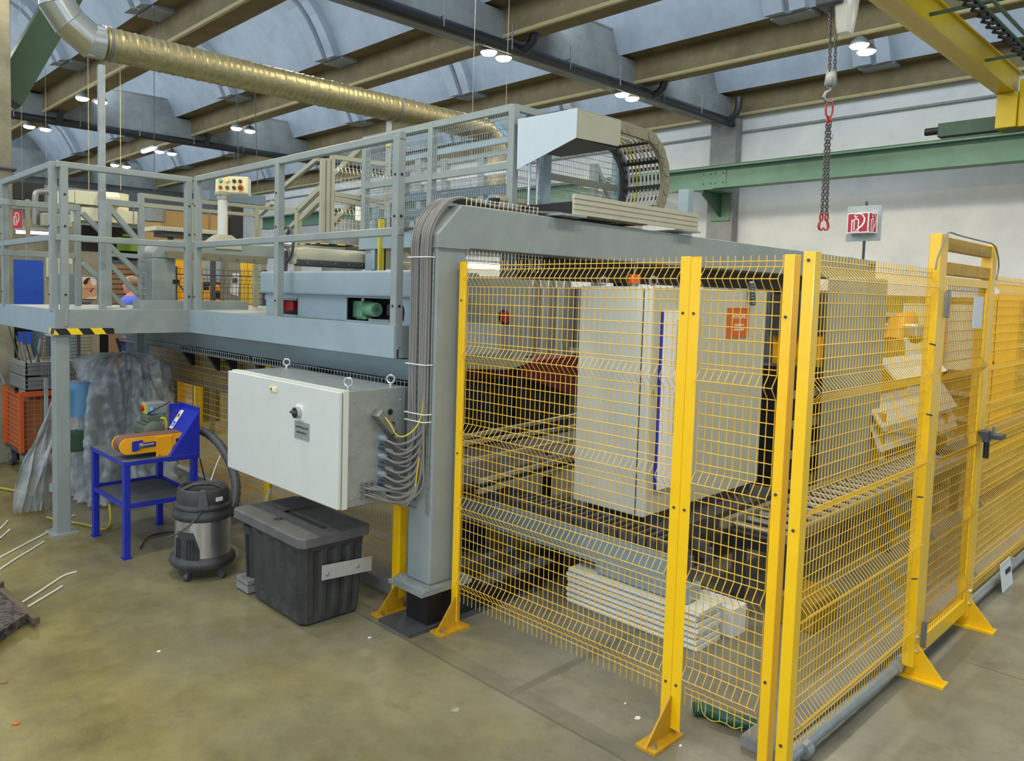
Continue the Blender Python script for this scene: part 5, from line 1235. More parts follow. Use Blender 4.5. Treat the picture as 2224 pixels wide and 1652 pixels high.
# machinery right side
t = thing('press_unit', 'machine unit with yellow panel of warning labels behind the right fence', 'machine', (6.9, 2.6, 0))
A_ = lambda px, py: AY(px, py, 2.62)
p0, p1 = A_(1778, 732), A_(1842, 772)
M().box(p0.x, p1.x, 2.6, 3.0, p1.z, p0.z).build('yellow_panel', 'sander_yellow', t)
M().box(p0.x, p1.x, 2.6, 3.0, p1.z-.07, p1.z).build('yellow_sill', 'yellow_dirty', t)
M().box(p0.x-.1, p1.x, 2.75, 3.0, p0.z, 1.85).build('dark_window', 'dark_gray', t)
M().box(p0.x+.1, p0.x+.35, 2.7, 2.75, p0.z+.03, 1.80).build('window_pane', 'steel_blue', t)
M().box(p1.x-.02, p1.x+.12, 2.55, 2.62, p0.z+.18, p0.z+.38).build('white_box', 'indicator_yellow', t)
for dx, w, mm in ((.08, .05, 'white'), (.30, .09, 'sign_orange'), (.48, .10, 'white')):
    M().box(p0.x+dx, p0.x+dx+w, 2.59, 2.60, p1.z+.03, p0.z-.04).build('label_sheet', mm, t)
g = M(); g.box(p0.x+.085, p0.x+.115, 2.583, 2.59, p1.z+.10, p1.z+.14).box(p0.x+.3, p0.x+.38, 2.583, 2.59, p0.z-.055, p0.z-.02).box(p0.x+.5, p0.x+.53, 2.583, 2.59, p1.z+.05, p1.z+.08); g.build('label_print', 'black', t)
M().box(p0.x-.3, p1.x+.1, 2.7, 3.4, 0, p1.z-.07).build('dark_body', 'black', t)
g = M(); 
for k in range(4): g.box(p0.x-.35, p1.x, 2.62, 2.68, .25+k*.25, .31+k*.25)
g.build('frame_bars', 'alu', t)
t = thing('bright_rollers', 'metal sheets with highlights coloured in near-white, and rollers, behind the right mesh', 'rollers', (8, 2.2, .8))
A_ = lambda px, py: AY(px, py, 2.2)
for (a, b_) in (((1950, 782), (2060, 805)), ((1920, 868), (2080, 882)), ((1920, 882), (2080, 925))):
    p, q = A_(*a), A_(*b_); g = M(); g.prism([V(p.x, 2.2, q.z), V(q.x, 2.2, q.z), V(q.x, 2.35, p.z), V(p.x, 2.35, p.z)], (0, .02, .0)); g.build('sheet', 'strip_glare', t)  # highlights on the sheets come from their near-white colour
for a, b_ in (((1920, 930), (2080, 945)), ((1915, 1000), (2060, 1030))):
    p, q = A_(*a), A_(*b_); M().bar(p, q, .05, .05).build('rail', 'alu', t)
for px in (1925, 2060): p = A_(px, 900); M().box(p.x, p.x+.08, 2.22, 2.3, 0, p.z).build('leg', 'yellow_dirty', t)
t = thing('yellow_robot', 'yellow robot arm with cream head behind the right mesh', 'robot', (9, 2.6, 0))
A_ = lambda px, py: AY(px, py, 2.7)
M().tube([A_(1940, 740), A_(1950, 700), A_(1975, 690), A_(1990, 735)], [.09, .09, .08, .07], 12).build('upper_arm', 'sander_yellow', t, smooth=True)
M().tube([A_(1935, 900), A_(1932, 820), A_(1940, 740)], [.18, .14, .1], 14).build('lower_arm', 'yellow_dirty', t, smooth=True)
p, q = A_(1945, 702), A_(1988, 728); M().box(p.x, q.x, 2.5, 2.8, q.z, p.z).build('head', 'alu', t, bevel=.02)
p = A_(1940, 900); M().box(p.x-.4, p.x+.5, 2.5, 2.95, 0, .8).build('pedestal', 'dark_gray', t)
t = thing('back_guard', 'tall yellow and beige machine guard at the far right inside the fence', 'machine guard', (12, 3, 0))
A_ = lambda px, py: AX(px, py, 12.5)
y0_, y1_ = A_(2224, 700).y-2.5, A_(1905, 700).y
M().box(12.5, 12.6, y0_, y1_, 0, 1.9).build('panel_wall', 'guard_olive', t)
g = M()
for k in range(5): g.box(12.42, 12.5, y0_, y1_, .2+k*.35, .26+k*.35)
g.build('rails', 'alu', t)
for px in (2195, 2150, 2040): c = A_(px, 700); M().box(12.3, 12.5, c.y-.12, c.y+.12, 0, 1.95).build('yellow_column', 'sander_yellow', t)
for px in (2090, 2000): c = A_(px, 700); M().box(12.38, 12.5, c.y-.3, c.y+.2, .9, 1.8).build('pale_panel', 'duct_white', t)
t = thing('storage_rack', 'low rack of pale timber and pipes running behind the right fence', 'rack', (7, 1.8, 0))
for k in range(4):
    M().box(8.3, 12, 1.7+k*.0, 1.78, .18+k*.22, .26+k*.22).build('shelf_edge', ('wood', 'yellow_dirty')[k % 2], t)
for x in (8.4, 10.1, 11.9): M().box(x, x+.06, 1.79, 1.85, 0, 1.0).build('upright', 'dark_gray', t)
M().box(8.3, 12, 1.86, 2.1, .4, .45).build('shelf', 'dark_gray', t)
# ================= DUCT =================
YD = 6.1
t = thing('ventilation_duct', 'big spiral metal duct running under the roof and turning down behind the cage', 'duct', AY(235, 120, YD))
a, b_ = AY(228, 95, YD), AY(1052, 276, YD)
zc = (a.z+3.62)/2
a.z = zc; b_.z = zc
R_D = .122
pts, rs = [], []
n = int((b_.x-a.x)/.012)
for i in range(n+1):
    x = a.x+(b_.x-a.x)*i/n; k = i % 9; pts.append(V(x, YD, zc)); rs.append(R_D+(.006 if k == 0 else (.0015 if k in (4, 5) else 0)))
M().tube(pts, rs, 32).build('spiral_pipe', 'duct', t, smooth=2)
for px in (236, 862):
    c = AY(px, 100, YD); g = M(); g.lathe((c.x, YD, zc), [(R_D+.003, -.012), (R_D+.010, -.010), (R_D+.010, -.003), (R_D+.004, 0), (R_D+.010, .003), (R_D+.010, .010), (R_D+.003, .012)], 32, ax=(1, 0, 0)); g.build('clamp_ring', 'steel_dull', t, smooth=True)
e1 = a+V(-.02, 0, 0)
def mitre(name, pts, r, mt):
    """segmented elbow: cylinders cut on the bisecting planes"""
    rings = []; n = 32
    for i, p in enumerate(pts):
        d0 = (pts[i]-pts[i-1]).normalized() if i else (pts[1]-pts[0]).normalized()
        d1 = (pts[i+1]-pts[i]).normalized() if i < len(pts)-1 else d0
        m_ = (d0+d1).normalized(); base_y = V(0, 1, 0); s_ = d1.cross(base_y).normalized()
        ring = []
        for k in range(n):
            o = (base_y*math.cos(2*math.pi*k/n)+s_*math.sin(2*math.pi*k/n))*r
            tt = -(o.dot(m_))/d1.dot(m_); ring.append(p+o+d1*tt)
        rings.append(ring)
    for i in range(len(pts)-1):
        g = M(); g.loft([rings[i], rings[i+1]], caps=False); g.build(name, mt, t, smooth=True)
    g = M()
    for i, p in enumerate(pts): g.tube([q for q in rings[i]], .003, 4, closed=True)
    g.build('seam', 'steel_dull', t)
mitre('elbow', [e1, AY(195, 88, YD), AY(150, 48, YD), AY(124, 8, YD), AY(122, -90, YD)], R_D*1.02, 'duct_new')
e2 = b_
mitre('elbow', [e2+V(-.05, 0, 0), e2+V(.06, 0, -.01), e2+V(.16, 0, -.09), e2+V(.20, 0, -.22), e2+V(.20, 0, -1.0)], R_D*.96, 'duct')
tag(M().box(AY(845, 270, YD).x-.02, AY(845, 270, YD).x+.02, YD-.02, YD+.02, 2.3, zc-R_D-.012).build('duct_post', 'galv'), 'short square post holding up the duct behind the railing end', 'post')

# ================= FILM-COVERED MACHINE =================
t = thing('covered_machine', 'machine wrapped in crumpled clear plastic film beside the platform leg', 'machine', (2.25, 6.45, 0))
M().box(2.10, 2.64, 6.38, 6.82, 0, .62).build('base', 'machine_blue', t, bevel=.02)
M().box(2.18, 2.58, 6.42, 6.78, .62, 1.05).build('head', 'machine_blue', t, bevel=.04)
M().cyl((2.02, 6.55, .72), (2.02, 6.55, 1.0), .12, 18).build('tank', 'blue_light', t, smooth=True)
M().box(1.82, 2.1, 6.40, 6.6, .45, .6).build('control_arm', 'dark_green', t, bevel=.01)
random.seed(11)
n = 160; rings = []
from mathutils import noise as nz
levels = [(.03, 1.20), (.09, 1.14), (.18, 1.08), (.28, 1.04), (.38, 1.02), (.48, 1.0), (.58, .97), (.68, .95), (.78, .93), (.88, .9), (.98, .88), (1.08, .86), (1.16, .80), (1.20, .66), (1.215, .4), (1.22, .05)]
lv2 = []
for (za, sa), (zb_, sb_) in zip(levels, levels[1:]): lv2 += [(za+(zb_-za)*j/5, sa+(sb_-sa)*j/5) for j in range(5)]
for z, s_ in lv2+[levels[-1]]:
    r_ = []
    for k in range(n):
        th = 2*math.pi*k/n
        ex = .46*s_; ey = .40*s_
        ct, st = math.cos(th), math.sin(th)
        q = (abs(ct)**4+abs(st)**4)**(-1/4)
        fold = .20*nz.noise(V(ct*4, st*4, z*.7))*(1.5-z)+.12*nz.noise(V(ct*2.6, st*2.6, z*2.6))-.13*abs(nz.noise(V(ct*7+z*1.2, st*7-z*1.5, z*1.3)))-.06*abs(nz.noise(V(ct*9+z*5, st*9, z*9)))+.025*nz.noise(V(ct*22, st*22, z*14))
        r_.append(V(2.38+ct*q*(ex+fold)*.86, 6.56+st*q*(ey+fold)*.95, z+(.03*nz.noise(V(ct*3, st*3, z*3)) if z > .1 else 0)))
    rings.append(r_)
g = M(); g.loft(rings, caps=False); g.build('plastic_film', 'film', t, smooth=2)
t = thing('plastic_sheet', 'hanging crumpled strip of clear plastic film behind the platform leg', 'plastic sheet', (1.55, 6.45, 0))
rings = []
for i in range(18):
    z = .02+i*.055; cx = 1.70-.14*math.sin(min(1, (1-z)/.9)*1.6)*1.0+.16*z; r_ = []
    w = .13*(1-z*.62)+.02
    for k in range(28):
        u_ = k/27-.5; r_.append(V(cx+u_*w*1.6+.05*nz.noise(V(u_*5, z*2.5, 4)), 6.42+.11*nz.noise(V(u_*7, z*2, 1))+.04*nz.noise(V(u_*18, z*6, 3)), z))
    for k in range(27, -1, -1): p = r_[k]; r_.append(p+V(.0, .004, 0))
    rings.append(r_)
g = M(); g.loft(rings); g.build('film', 'film', t, smooth=2)
M().box(1.72, 1.745, 6.46, 6.485, 0, 1.05).build('hanging_frame', 'paint_gray', t)

# ================= CART =================
t = thing('mesh_cart', 'orange wire mesh cart on castors behind the plastic film at far left', 'cart', (2.0, 8.1, 0))
x0, x1, y0, y1 = 1.86, 2.32, 7.75, 8.35
M().box(x0, x1, y0, y1, .19, .22).build('platform', 'dark_gray', t)
g = M()
for x, y in ((x0, y0), (x1, y0), (x0, y1), (x1, y1)): M().box(x-.018, x+.018, y-.018, y+.018, .22, .78).build('frame_post', 'orange', t)
g = M(); z = .25
while z < .78:
    g.tube([(x0, y1, z), (x0, y0, z), (x1, y0, z)], .004, 4); z += .045
for i in range(12): g.tube([(x0, y0+(y1-y0)*i/11, .22), (x0, y0+(y1-y0)*i/11, .78)], .003, 4)
for i in range(9): g.tube([(x0+(x1-x0)*i/8, y0, .22), (x0+(x1-x0)*i/8, y0, .78)], .003, 4)
g.build('wire_mesh', 'orange', t)
M().box(x0+.03, x1-.03, y0+.03, y1-.03, .22, .70).build('wooden_insert', 'wood', t)
M().box(x0, x1, y0-.02, y0, .74, .79).build('top_band', 'orange', t)
M().tube(smooth_path([(x0-.0, y1, .8), (x0-.05, y1, .95), (x0-.12, y1-.05, 1.0), (x0-.16, y1-.1, 1.0)]), .014, 8).build('push_handle', 'galv', t, smooth=True)
for x, y in ((x0+.05, y0+.05), (x1-.05, y0+.05), (x0+.05, y1-.05)):
    M().cyl((x-.02, y, .08), (x+.02, y, .08), .08, 18).build('castor_wheel', 'dark_gray', t, smooth=True)
    M().cyl((x-.024, y, .08), (x+.024, y, .08), .035, 12).box(x-.03, x+.03, y-.02, y+.02, .12, .19).build('castor_fork', 'galv', t)
for k, lab in enumerate(('dusty grey plastic crate lying directly on the orange mesh cart', 'dusty grey plastic crate on top of another crate on the cart')):
    z = .79+k*.135
    t = thing('plastic_crate', lab, 'crate', (2.1, 8.05, z), 'grey crates on the cart')
    g = M(); g.box(1.9, 1.915, 7.74, 8.32, z, z+.13).box(1.9, 2.34, 7.74, 7.755, z, z+.13).box(2.325, 2.34, 7.755, 8.32, z, z+.13).box(1.915, 2.325, 8.305, 8.32, z, z+.13).box(1.9, 2.34, 7.74, 8.32, z, z+.01)
    g.build('shell', 'crate_gray', t)
    g = M()
    for zz in (.02, .06, .1): g.box(1.89, 2.35, 7.73, 8.33, z+zz, z+zz+.008)
    g.build('ribs', 'crate_gray', t)
t = thing('scrap_bundle', 'bundle of thin rods and tools standing in the grey crate', 'tools', (2.1, 8, .93))
random.seed(5)
for k in range(9):
    x, y = 1.96+.3*random.random(), 7.85+.35*random.random()
    M().cyl((x, y, .95), (x+random.uniform(-.1, .08), y+random.uniform(-.05, .1), 1.2+.2*random.random()), .008+.006*random.random(), 7).build('rod', random.choice(['wood', 'steel_dull', 'dark_gray', 'dark_green']), t)
tag(M().box(1.93, 2.02, 8.5, 8.6, 0, 1.30).build('black_post', 'black', bevel=.004), 'dark square post behind the cart next to the concrete column', 'post')
tag(M().box(1.78, 2.25, 8.52, 8.9, 1.30, 1.42).build('black_box', 'black', bevel=.02), 'dark box on top of the black post under the platform', 'box')
tag(M().tube([(2.35, 8.6, .9), (2.3, 8.55, 1.15), (2.33, 8.5, 1.42)], [.13, .15, .16], 16).build('padded_roll', 'machine_blue', smooth=True), 'dusty blue rolled bundle standing behind the crates', 'roll')
t = thing('side_mesh', 'beige wire mesh screen seen under the platform behind the leg', 'mesh screen', (2.35, 8, 1.0))
meshpanel('X', 7.3, 1.92, 2.35, .95, 1.42, [], sp=.02, sh=.03, r=.0018).build('mesh', 'steel_dull', t)

# ================= FLOOR ROPES AND BRUSH =================
for lab, pts in (('upper of two long white strings crossing the floor at left', [(0, 1210), (60, 1178), (100, 1158), (140, 1130), (162, 1118)]),
                 ('lower of two long white strings crossing the floor at left', [(0, 1236), (35, 1212), (60, 1198), (95, 1176)]),
                 ('upper white string running to the wooden brush', [(48, 1308), (80, 1288), (110, 1268), (140, 1248), (166, 1241)]),
                 ('lower white string running to the wooden brush', [(60, 1318), (90, 1300), (115, 1285), (136, 1272)]),
                 ('short white string at left edge, the upper one', [(-4, 1152), (8, 1140), (17, 1130)]),
                 ('short white string at left edge, the lower one', [(-4, 1172), (10, 1160), (22, 1149)])):
    tag(M().tube(smooth_path([AZ(*p, .006) for p in pts]), .0062, 6).build('white_string', 'rope', smooth=True), lab, 'string')
t = thing('wooden_brush', 'dark bristled brush with wooden edge lying at the left edge', 'brush', (1.0, 4.3, 0))
q1, q2 = AZ(4, 1288, .0), AZ(64, 1350, .0); dd_ = (AZ(0, 1395, .0)-q2).normalized()*.38
B_ = [q1, q2, q2+dd_, q1+dd_]
M().prism([V(p.x, p.y, 0.0) for p in B_], (0, 0, .055)).build('bristles', 'bristle', t)
p, q = AZ(2, 1284, .05), AZ(80, 1350, .03)
M().bar(V(p.x, p.y, .05), V(q.x, q.y, .035), .035, .04).build('wooden_edge', 'brush_wood', t, bevel=.005)
M().bar(V(q1.x, q1.y, .055), V(q1.x+dd_.x, q1.y+dd_.y, .05), .035, .04).build('wooden_back', 'brush_wood', t, bevel=.005)
random.seed(2)
for k, (px, py) in enumerate(((803, 1385), (990, 1543), (1358, 1528), (1478, 1620), (1385, 1560), (35, 1572), (345, 1415), (10, 1482))):
    c = AZ(px, py, 0); s_ = (.009, .022, .006, .007, .016, .014, .010, .014)[k]
    nm = ('small pale pebble near the black base beam', 'torn scrap of tan paper in the middle of the floor', 'tiny white crumb left of the double post foot', 'tiny white crumb beside the foot plate of the double post', 'small white fleck cluster before the wide mesh panel', 'orange chip on the floor at lower left', 'thin white shaving on the floor below the vacuum', 'brown leaf-like scrap near the left edge')[k]
    tag(M().prism([c+V(math.cos(a)*s_*(1+.3*math.sin(3*a)), math.sin(a)*s_*.7, .0005) for a in [2*math.pi*i/7 for i in range(7)]], (0, 0, .004)).build('floor_scrap', ('white', 'debris', 'white', 'white', 'paper', 'orange', 'white', 'wood')[k]), nm, 'debris')

# ================= BACKGROUND LEFT =================
def onY(y): return lambda px, py: AY(px, py, y)
def pbox(F, x0, y0, x1, y1, d, name, mt, parent=None, bevel=0, floor=False):
    a, b_ = F(x0, y0), F(x1, y1); zl, zh = min(a.z, b_.z), max(a.z, b_.z)
    if floor: zl = 0
    return M().box(a.x, b_.x, a.y, a.y+d, zl, zh).build(name, mt, parent, bevel=bevel)
B = onY(15.0)
t = thing('partition_wall', 'grey-green partition wall behind the stair rails at far left', 'partition', B(100, 650))
pbox(B, -20, 470, 232, 760, .1, 'panel', 'conc_left', t, floor=True)
pbox(onY(14.9), 25, 392, 96, 437, .08, 'dark_opening', 'black', t)
pbox(B, -20, 390, 240, 470, .1, 'upper_panel', 'conc_gray', t)
P = onY(14.6)
t = thing('wall_pipe', 'bent pale pipe on the partition wall right of the red fire sign', 'pipe', P(80, 490))
M().tube(smooth_path([P(118, 415), P(85, 416), P(77, 420), P(76, 440), P(77, 488)]), .055, 10).build('pipe', 'steel_dull', t, smooth=True)
pbox(onY(14.4), 92, 462, 158, 495, .3, 'ventilation_box', 'paint_beige', None, bevel=.02)
o = bpy.data.objects['ventilation_box']; tag(o, 'beige ventilation box on the partition wall behind the corner post', 'ventilation box')
P = onY(13.4)
t = thing('fire_sign', 'red fire extinguisher sign on the partition at the far left', 'sign', P(37, 495))
a, b_ = P(28, 457), P(48, 496)
M().box(a.x, b_.x, 13.4, 13.42, b_.z, a.z).build('red_face', 'sign_red', t)
g = M(); w = b_.x-a.x; exting(g, V(a.x-.02, 13.398, b_.z+.03), V(w, 0, 0), V(0, 0, a.z-b_.z-.05)); g.build('extinguisher_symbol', 'white', t)
M().box(a.x+.2, a.x+.26, 13.44, 13.5, 0, a.z+.2).build('sign_post', 'conc_left', t)
a, b_ = onY(13.8)(35, 504), onY(13.8)(116, 508)
t = thing('tube_lamp', 'thin bright tube lamp under the red sign at far left', 'lamp', a)
M().cyl(a, V(a.x+(b_.x-a.x)*.78, 13.8, b_.z), .02, 10).cyl(V(a.x+(b_.x-a.x)*.82, 13.8, b_.z), b_, .02, 10).build('tube', 'tube_light', t, smooth=True)
M().box(a.x, b_.x, 13.75, 13.9, a.z+.03, a.z+.09).build('housing', 'galv', t)
for x in (a.x+.1, b_.x-.1): M().cyl((x, 13.8, a.z+.09), (x, 13.8, 6.3), .003, 5).build('suspension', 'steel_dull', t)
t = thing('blue_board', 'large plain royal blue board standing behind the platform railing', 'board', onY(10.5)(60, 727))
Pb = onY(10.5); a, b_ = Pb(28, 563), Pb(96, 730)
M().box(a.x, b_.x, 10.5, 10.55, b_.z-.1, a.z).build('board', 'blue_board', t)
for x in (a.x+.05, b_.x-.09): M().box(x, x+.04, 10.56, 10.6, 0, a.z).build('stand_leg', 'galv', t)
# white duct boxes
P = onY(13.0)
t = thing('white_air_duct', 'cream segmented air duct group under the far roof, left of the console', 'air duct', P(220, 490))
pbox(P, 140, 411, 162, 440, .5, 'duct_segment', 'duct_white', t); pbox(P, 163, 412, 214, 446, .5, 'duct_segment', 'duct_white', t)
a, b_ = P(214, 416), P(284, 450)
M().tube([P(214, 432), P(255, 435)], .29*(b_.x-a.x)/1.2, 24).build('round_duct', 'duct_white', t, smooth=True)
M().cyl(P(255, 418)+V(0, .3, 0), P(255, 455)+V(0, .3, 0), .28, 28).build('round_duct', 'duct_white', t, smooth=True)
pbox(P, 178, 449, 314, 488, .6, 'lower_duct', 'duct_white', t)
for px in (219, 238, 290): pbox(onY(12.98), px, 450, px+1.2, 488, .02, 'duct_seam', 'conc_gray', t)
for px in (193, 262): q = P(px, 412); M().cyl(q, V(q.x, q.y, 5.5), .006, 6).build('suspension', 'conduit', t)
t = thing('steel_drum', 'short shiny steel drum hanging beside the cream air duct', 'drum', onY(12.5)(332, 480))
M().cyl(onY(11.7)(335, 454), onY(11.7)(335, 481), .17, 24).build('drum', 'steel_dull', t, smooth=True)
M().cyl(onY(11.7)(335, 454), V(onY(11.7)(335, 454).x, 11.7, 6.5), .005, 6).build('suspension', 'dark_gray', t)
t = thing('dark_ceiling_unit', 'dark blue-grey steel box unit under the roof behind the console', 'duct unit', onY(14)(520, 440))
pbox(onY(14), 455, 412, 577, 446, .6, 'box', 'machine_blue', t)
for px in (520, 560): q = onY(14)(px, 412); M().cyl(q, V(q.x, 14.2, 6.3), .008, 6).build('suspension', 'dark_gray', t)
t = thing('tan_enclosure', 'large tan panelled enclosure behind the console post', 'enclosure', onY(12)(430, 500))
pbox(onY(12), 349, 456, 502, 520, .85, 'panels', 'tan_box', t, floor=True)
for px in (410, 455): pbox(onY(11.98), px, 458, px+1.0, 520, .02, 'panel_seam', 'wood', t)
pbox(onY(11.9), 502, 440, 528, 520, .6, 'dark_end', 'black', t, floor=True)
t = thing('pleated_bellows', 'white pleated bellows cover behind the corner post', 'bellows', onY(8.5)(400, 510))
Pb = onY(8.5); a, b_ = Pb(338, 490), Pb(486, 510)
g = M(); n = 40
for i in range(n):
    x = a.x+(b_.x-a.x)*i/n; w = (b_.x-a.x)/n; g.box(x, x+w*.62, 8.5, 8.9, b_.z, a.z); g.box(x+w*.62, x+w, 8.53, 8.87, b_.z, a.z-.01)
g.build('pleats', 'duct_white', t)
M().box(a.x+.1, b_.x, 8.55, 8.8, b_.z-.06, b_.z).build('rail', 'dark_gray', t)
for x in (a.x+.2, b_.x-.1): M().box(x, x+.05, 8.6, 8.65, 0, b_.z-.06).build('support', 'dark_gray', t)
t = thing('green_machine', 'bright green machine tops among dark housings behind the stair rails', 'machine', onY(13.6)(290, 540))
pbox(onY(13.7), 178, 488, 330, 560, .3, 'dark_housing', 'black', t, floor=True)
pbox(onY(13.6), 255, 514, 305, 546, .05, 'green_hood', 'lime', t); pbox(onY(13.55), 270, 508, 285, 514, .1, 'green_cap', 'lime', t)
pbox(onY(13.6), 312, 515, 332, 522, .05, 'green_hood', 'lime', t)
pbox(onY(13.5), 195, 562, 306, 588, .1, 'blue_beam', 'machine_blue', t)
t = thing('wooden_louvre', 'slatted wooden wall behind the man in the blue shirt', 'louvre', onY(13.2)(270, 660))
a, b_ = onY(13.2)(238, 580), onY(13.2)(330, 665)
g = M(); z = b_.z-.3
while z < a.z: g.box(a.x, b_.x, 13.2, 13.23, z, z+.07); z += .085
g.box(a.x, b_.x, 13.24, 13.27, 0, a.z); g.build('slats', 'wood', t)
# posters
Pp = onY(9.6)
t = thing('calendar_poster', 'pin-up calendar poster on the board between the stair posts', 'poster', Pp(195, 650))
a, b_ = Pp(179, 601), Pp(210, 649)
M().box(a.x, b_.x, 9.6, 9.61, b_.z, a.z).build('sheet', 'poster_bg', t)
W2, H2 = b_.x-a.x, a.z-b_.z
Q = lambda u, v, k=0: V(a.x+W2*u, 9.598-k*.002, b_.z+H2*v)
M().add([Q(.02, .02), Q(.25, .02), Q(.5, .10), Q(.95, .12), Q(.98, .35), Q(.97, .66), Q(.8, .6), Q(.62, .68), Q(.58, .86), Q(.42, .88), Q(.38, .70), Q(.12, .66), Q(.02, .5)], [tuple(range(13))]).build('figure', 'poster_skin', t)
M().add([Q(.02, .72, 1), Q(.2, .64, 1), Q(.38, .74, 1), Q(.42, .88, 1), Q(.58, .92, 1), Q(.52, .97, 1), Q(.3, .95, 1), Q(.12, .84, 1)], [tuple(range(8))]).build('hair', 'poster_hair', t)
M().add([Q(.45, .34, 1), Q(.6, .30, 1), Q(.85, .52, 1), Q(.7, .5, 1)], [(0, 1, 2, 3)]).build('garment', 'purple', t)
M().box(a.x, b_.x, 9.592, 9.596, b_.z+H2*.5, b_.z+H2*.508).build('fold_line', 'poster_bg', t)
t = thing('small_poster', 'small dark and pale poster below the calendar', 'poster', Pp(188, 675))
c0, c1 = Pp(179, 656), Pp(199, 676)
M().box(c0.x, c1.x, 9.6, 9.61, c1.z, c0.z).build('sheet', 'dark_gray', t)
g = M(); w = c1.x-c0.x; h = c0.z-c1.z
g.tube([V(c0.x+w*u_, 9.597, c1.z+h*v_) for u_, v_ in ((.08, .45), (.2, .7), (.3, .5), (.45, .72), (.55, .5), (.7, .75), (.82, .5), (.95, .8))], .008, 4).box(c0.x, c1.x, 9.594, 9.598, c1.z, c1.z+h*.25)
g.build('artwork', 'poster_bg', t)
t = thing('pin_board', 'grey pin board standing between the slim stair posts', 'board', Pp(195, 690))
pbox(onY(9.62), 176, 545, 216, 700, .05, 'panel', 'conc_left', t, floor=True)
t = thing('grey_locker', 'tall light grey locker behind the platform corner post', 'locker', onY(9.8)(148, 680))
pbox(onY(9.8), 138, 594, 163, 662, .3, 'locker_body', 'paint_blue', t, floor=True)
pbox(onY(9.78), 144, 634, 150, 649, .01, 'label_sheet', 'paper', t); pbox(onY(9.77), 146, 637, 149, 645, .01, 'label_print', 'black', t)
t = thing('window_frame', 'bright internal window behind the blue board and corner post', 'window', onY(13)(120, 600))
pbox(onY(13.0), 102, 556, 158, 602, .05, 'frame', 'duct_white', t); pbox(onY(12.97), 106, 560, 122, 598, .02, 'pane', 'white', t); pbox(onY(12.97), 142, 572, 156, 598, .02, 'pane', 'paint_gray', t)
pbox(onY(13.05), 100, 602, 160, 680, .05, 'wall_below', 'conc_left', t, floor=True)
# yellow fence and robot seen under the rear gantry
t = thing('rear_fence', 'distant yellow fence posts with guard panels seen below the rear gantry arm', 'fence', onY(8.8)(450, 680))
for x0, x1 in ((426, 441), (488, 499), (527, 536), (538, 548)): pbox(onY(8.8), x0, 566, x1, 668, .06, 'yellow_post', 'yellow', t, floor=True)
pbox(onY(9.6), 379, 566, 402, 680, .1, 'yellow_guard', 'sander_yellow', t, floor=True)
pbox(onY(9.0), 379, 563, 425, 567, .05, 'yellow_rail', 'yellow', t)
pbox(onY(9.4), 499, 570, 527, 680, .1, 'beige_panel', 'debris', t, floor=True)
pbox(onY(9.5), 441, 566, 488, 612, .1, 'grey_panel', 'paint_blue', t)
pbox(onY(9.5), 441, 612, 488, 700, .3, 'dark_machinery', 'black', t, floor=True)
pbox(onY(9.3), 549, 566, 578, 700, .1, 'pale_panel', 'conc_gray', t, floor=True)
g = M(); 
for (x0, y0_, x1, y1_) in ((450, 630, 458, 655), (462, 620, 470, 632), (474, 618, 478, 632), (465, 650, 480, 668)): 
    a, b_ = onY(9.2)(x0, y0_), onY(9.2)(x1, y1_); g.box(a.x, b_.x, 9.2, 9.3, b_.z, a.z)
g.build('yellow_fittings', 'sander_yellow', t)
t = thing('hanging_notice', 'white notice sheet hanging between the distant yellow posts', 'notice', onY(8.6)(508, 645))
a, b_ = onY(8.6)(500, 593), onY(8.6)(519, 643)
M().prism([V(a.x, 8.6, b_.z+.03), V(b_.x-.01, 8.6, b_.z), V(b_.x, 8.6, a.z), V(a.x+.03, 8.6, a.z)], (0, .004, 0)).build('sheet', 'paper', t)
pbox(onY(8.59), 505, 603, 516, 614, .003, 'print', 'dark_gray', t)
pbox(onY(8.606), 495, 562, 522, 600, .19, 'backing', 'conc_left', t, floor=True)
t = thing('rear_mesh', 'thin dark wire mesh panel under the rear gantry arm', 'mesh screen', onY(7.6)(480, 665))
a, b_ = onY(7.6)(380, 578), onY(7.6)(574, 666)
meshpanel('X', 7.6, a.x, b_.x, b_.z, a.z, [a.z-.12], amp=-.03, sp=.05, sh=.06, r=.003).build('mesh', 'dark_gray', t)
M().box(a.x, b_.x, 7.58, 7.62, b_.z-.14, b_.z).build('toe_board', 'carrier', t)
for x in (a.x, b_.x): M().box(x-.02, x+.02, 7.58, 7.62, 0, a.z).build('support', 'dark_gray', t)
t = thing('pivot_bracket', 'small black pivot bracket with a bar beside the rear gantry column', 'bracket', onY(6.15)(390, 640))
pbox(onY(6.15), 379, 607, 390, 617, .04, 'block', 'black', t); M().bar(onY(6.15)(386, 614), onY(6.15)(410, 645), .012, .012).build('bar', 'dark_gray', t)
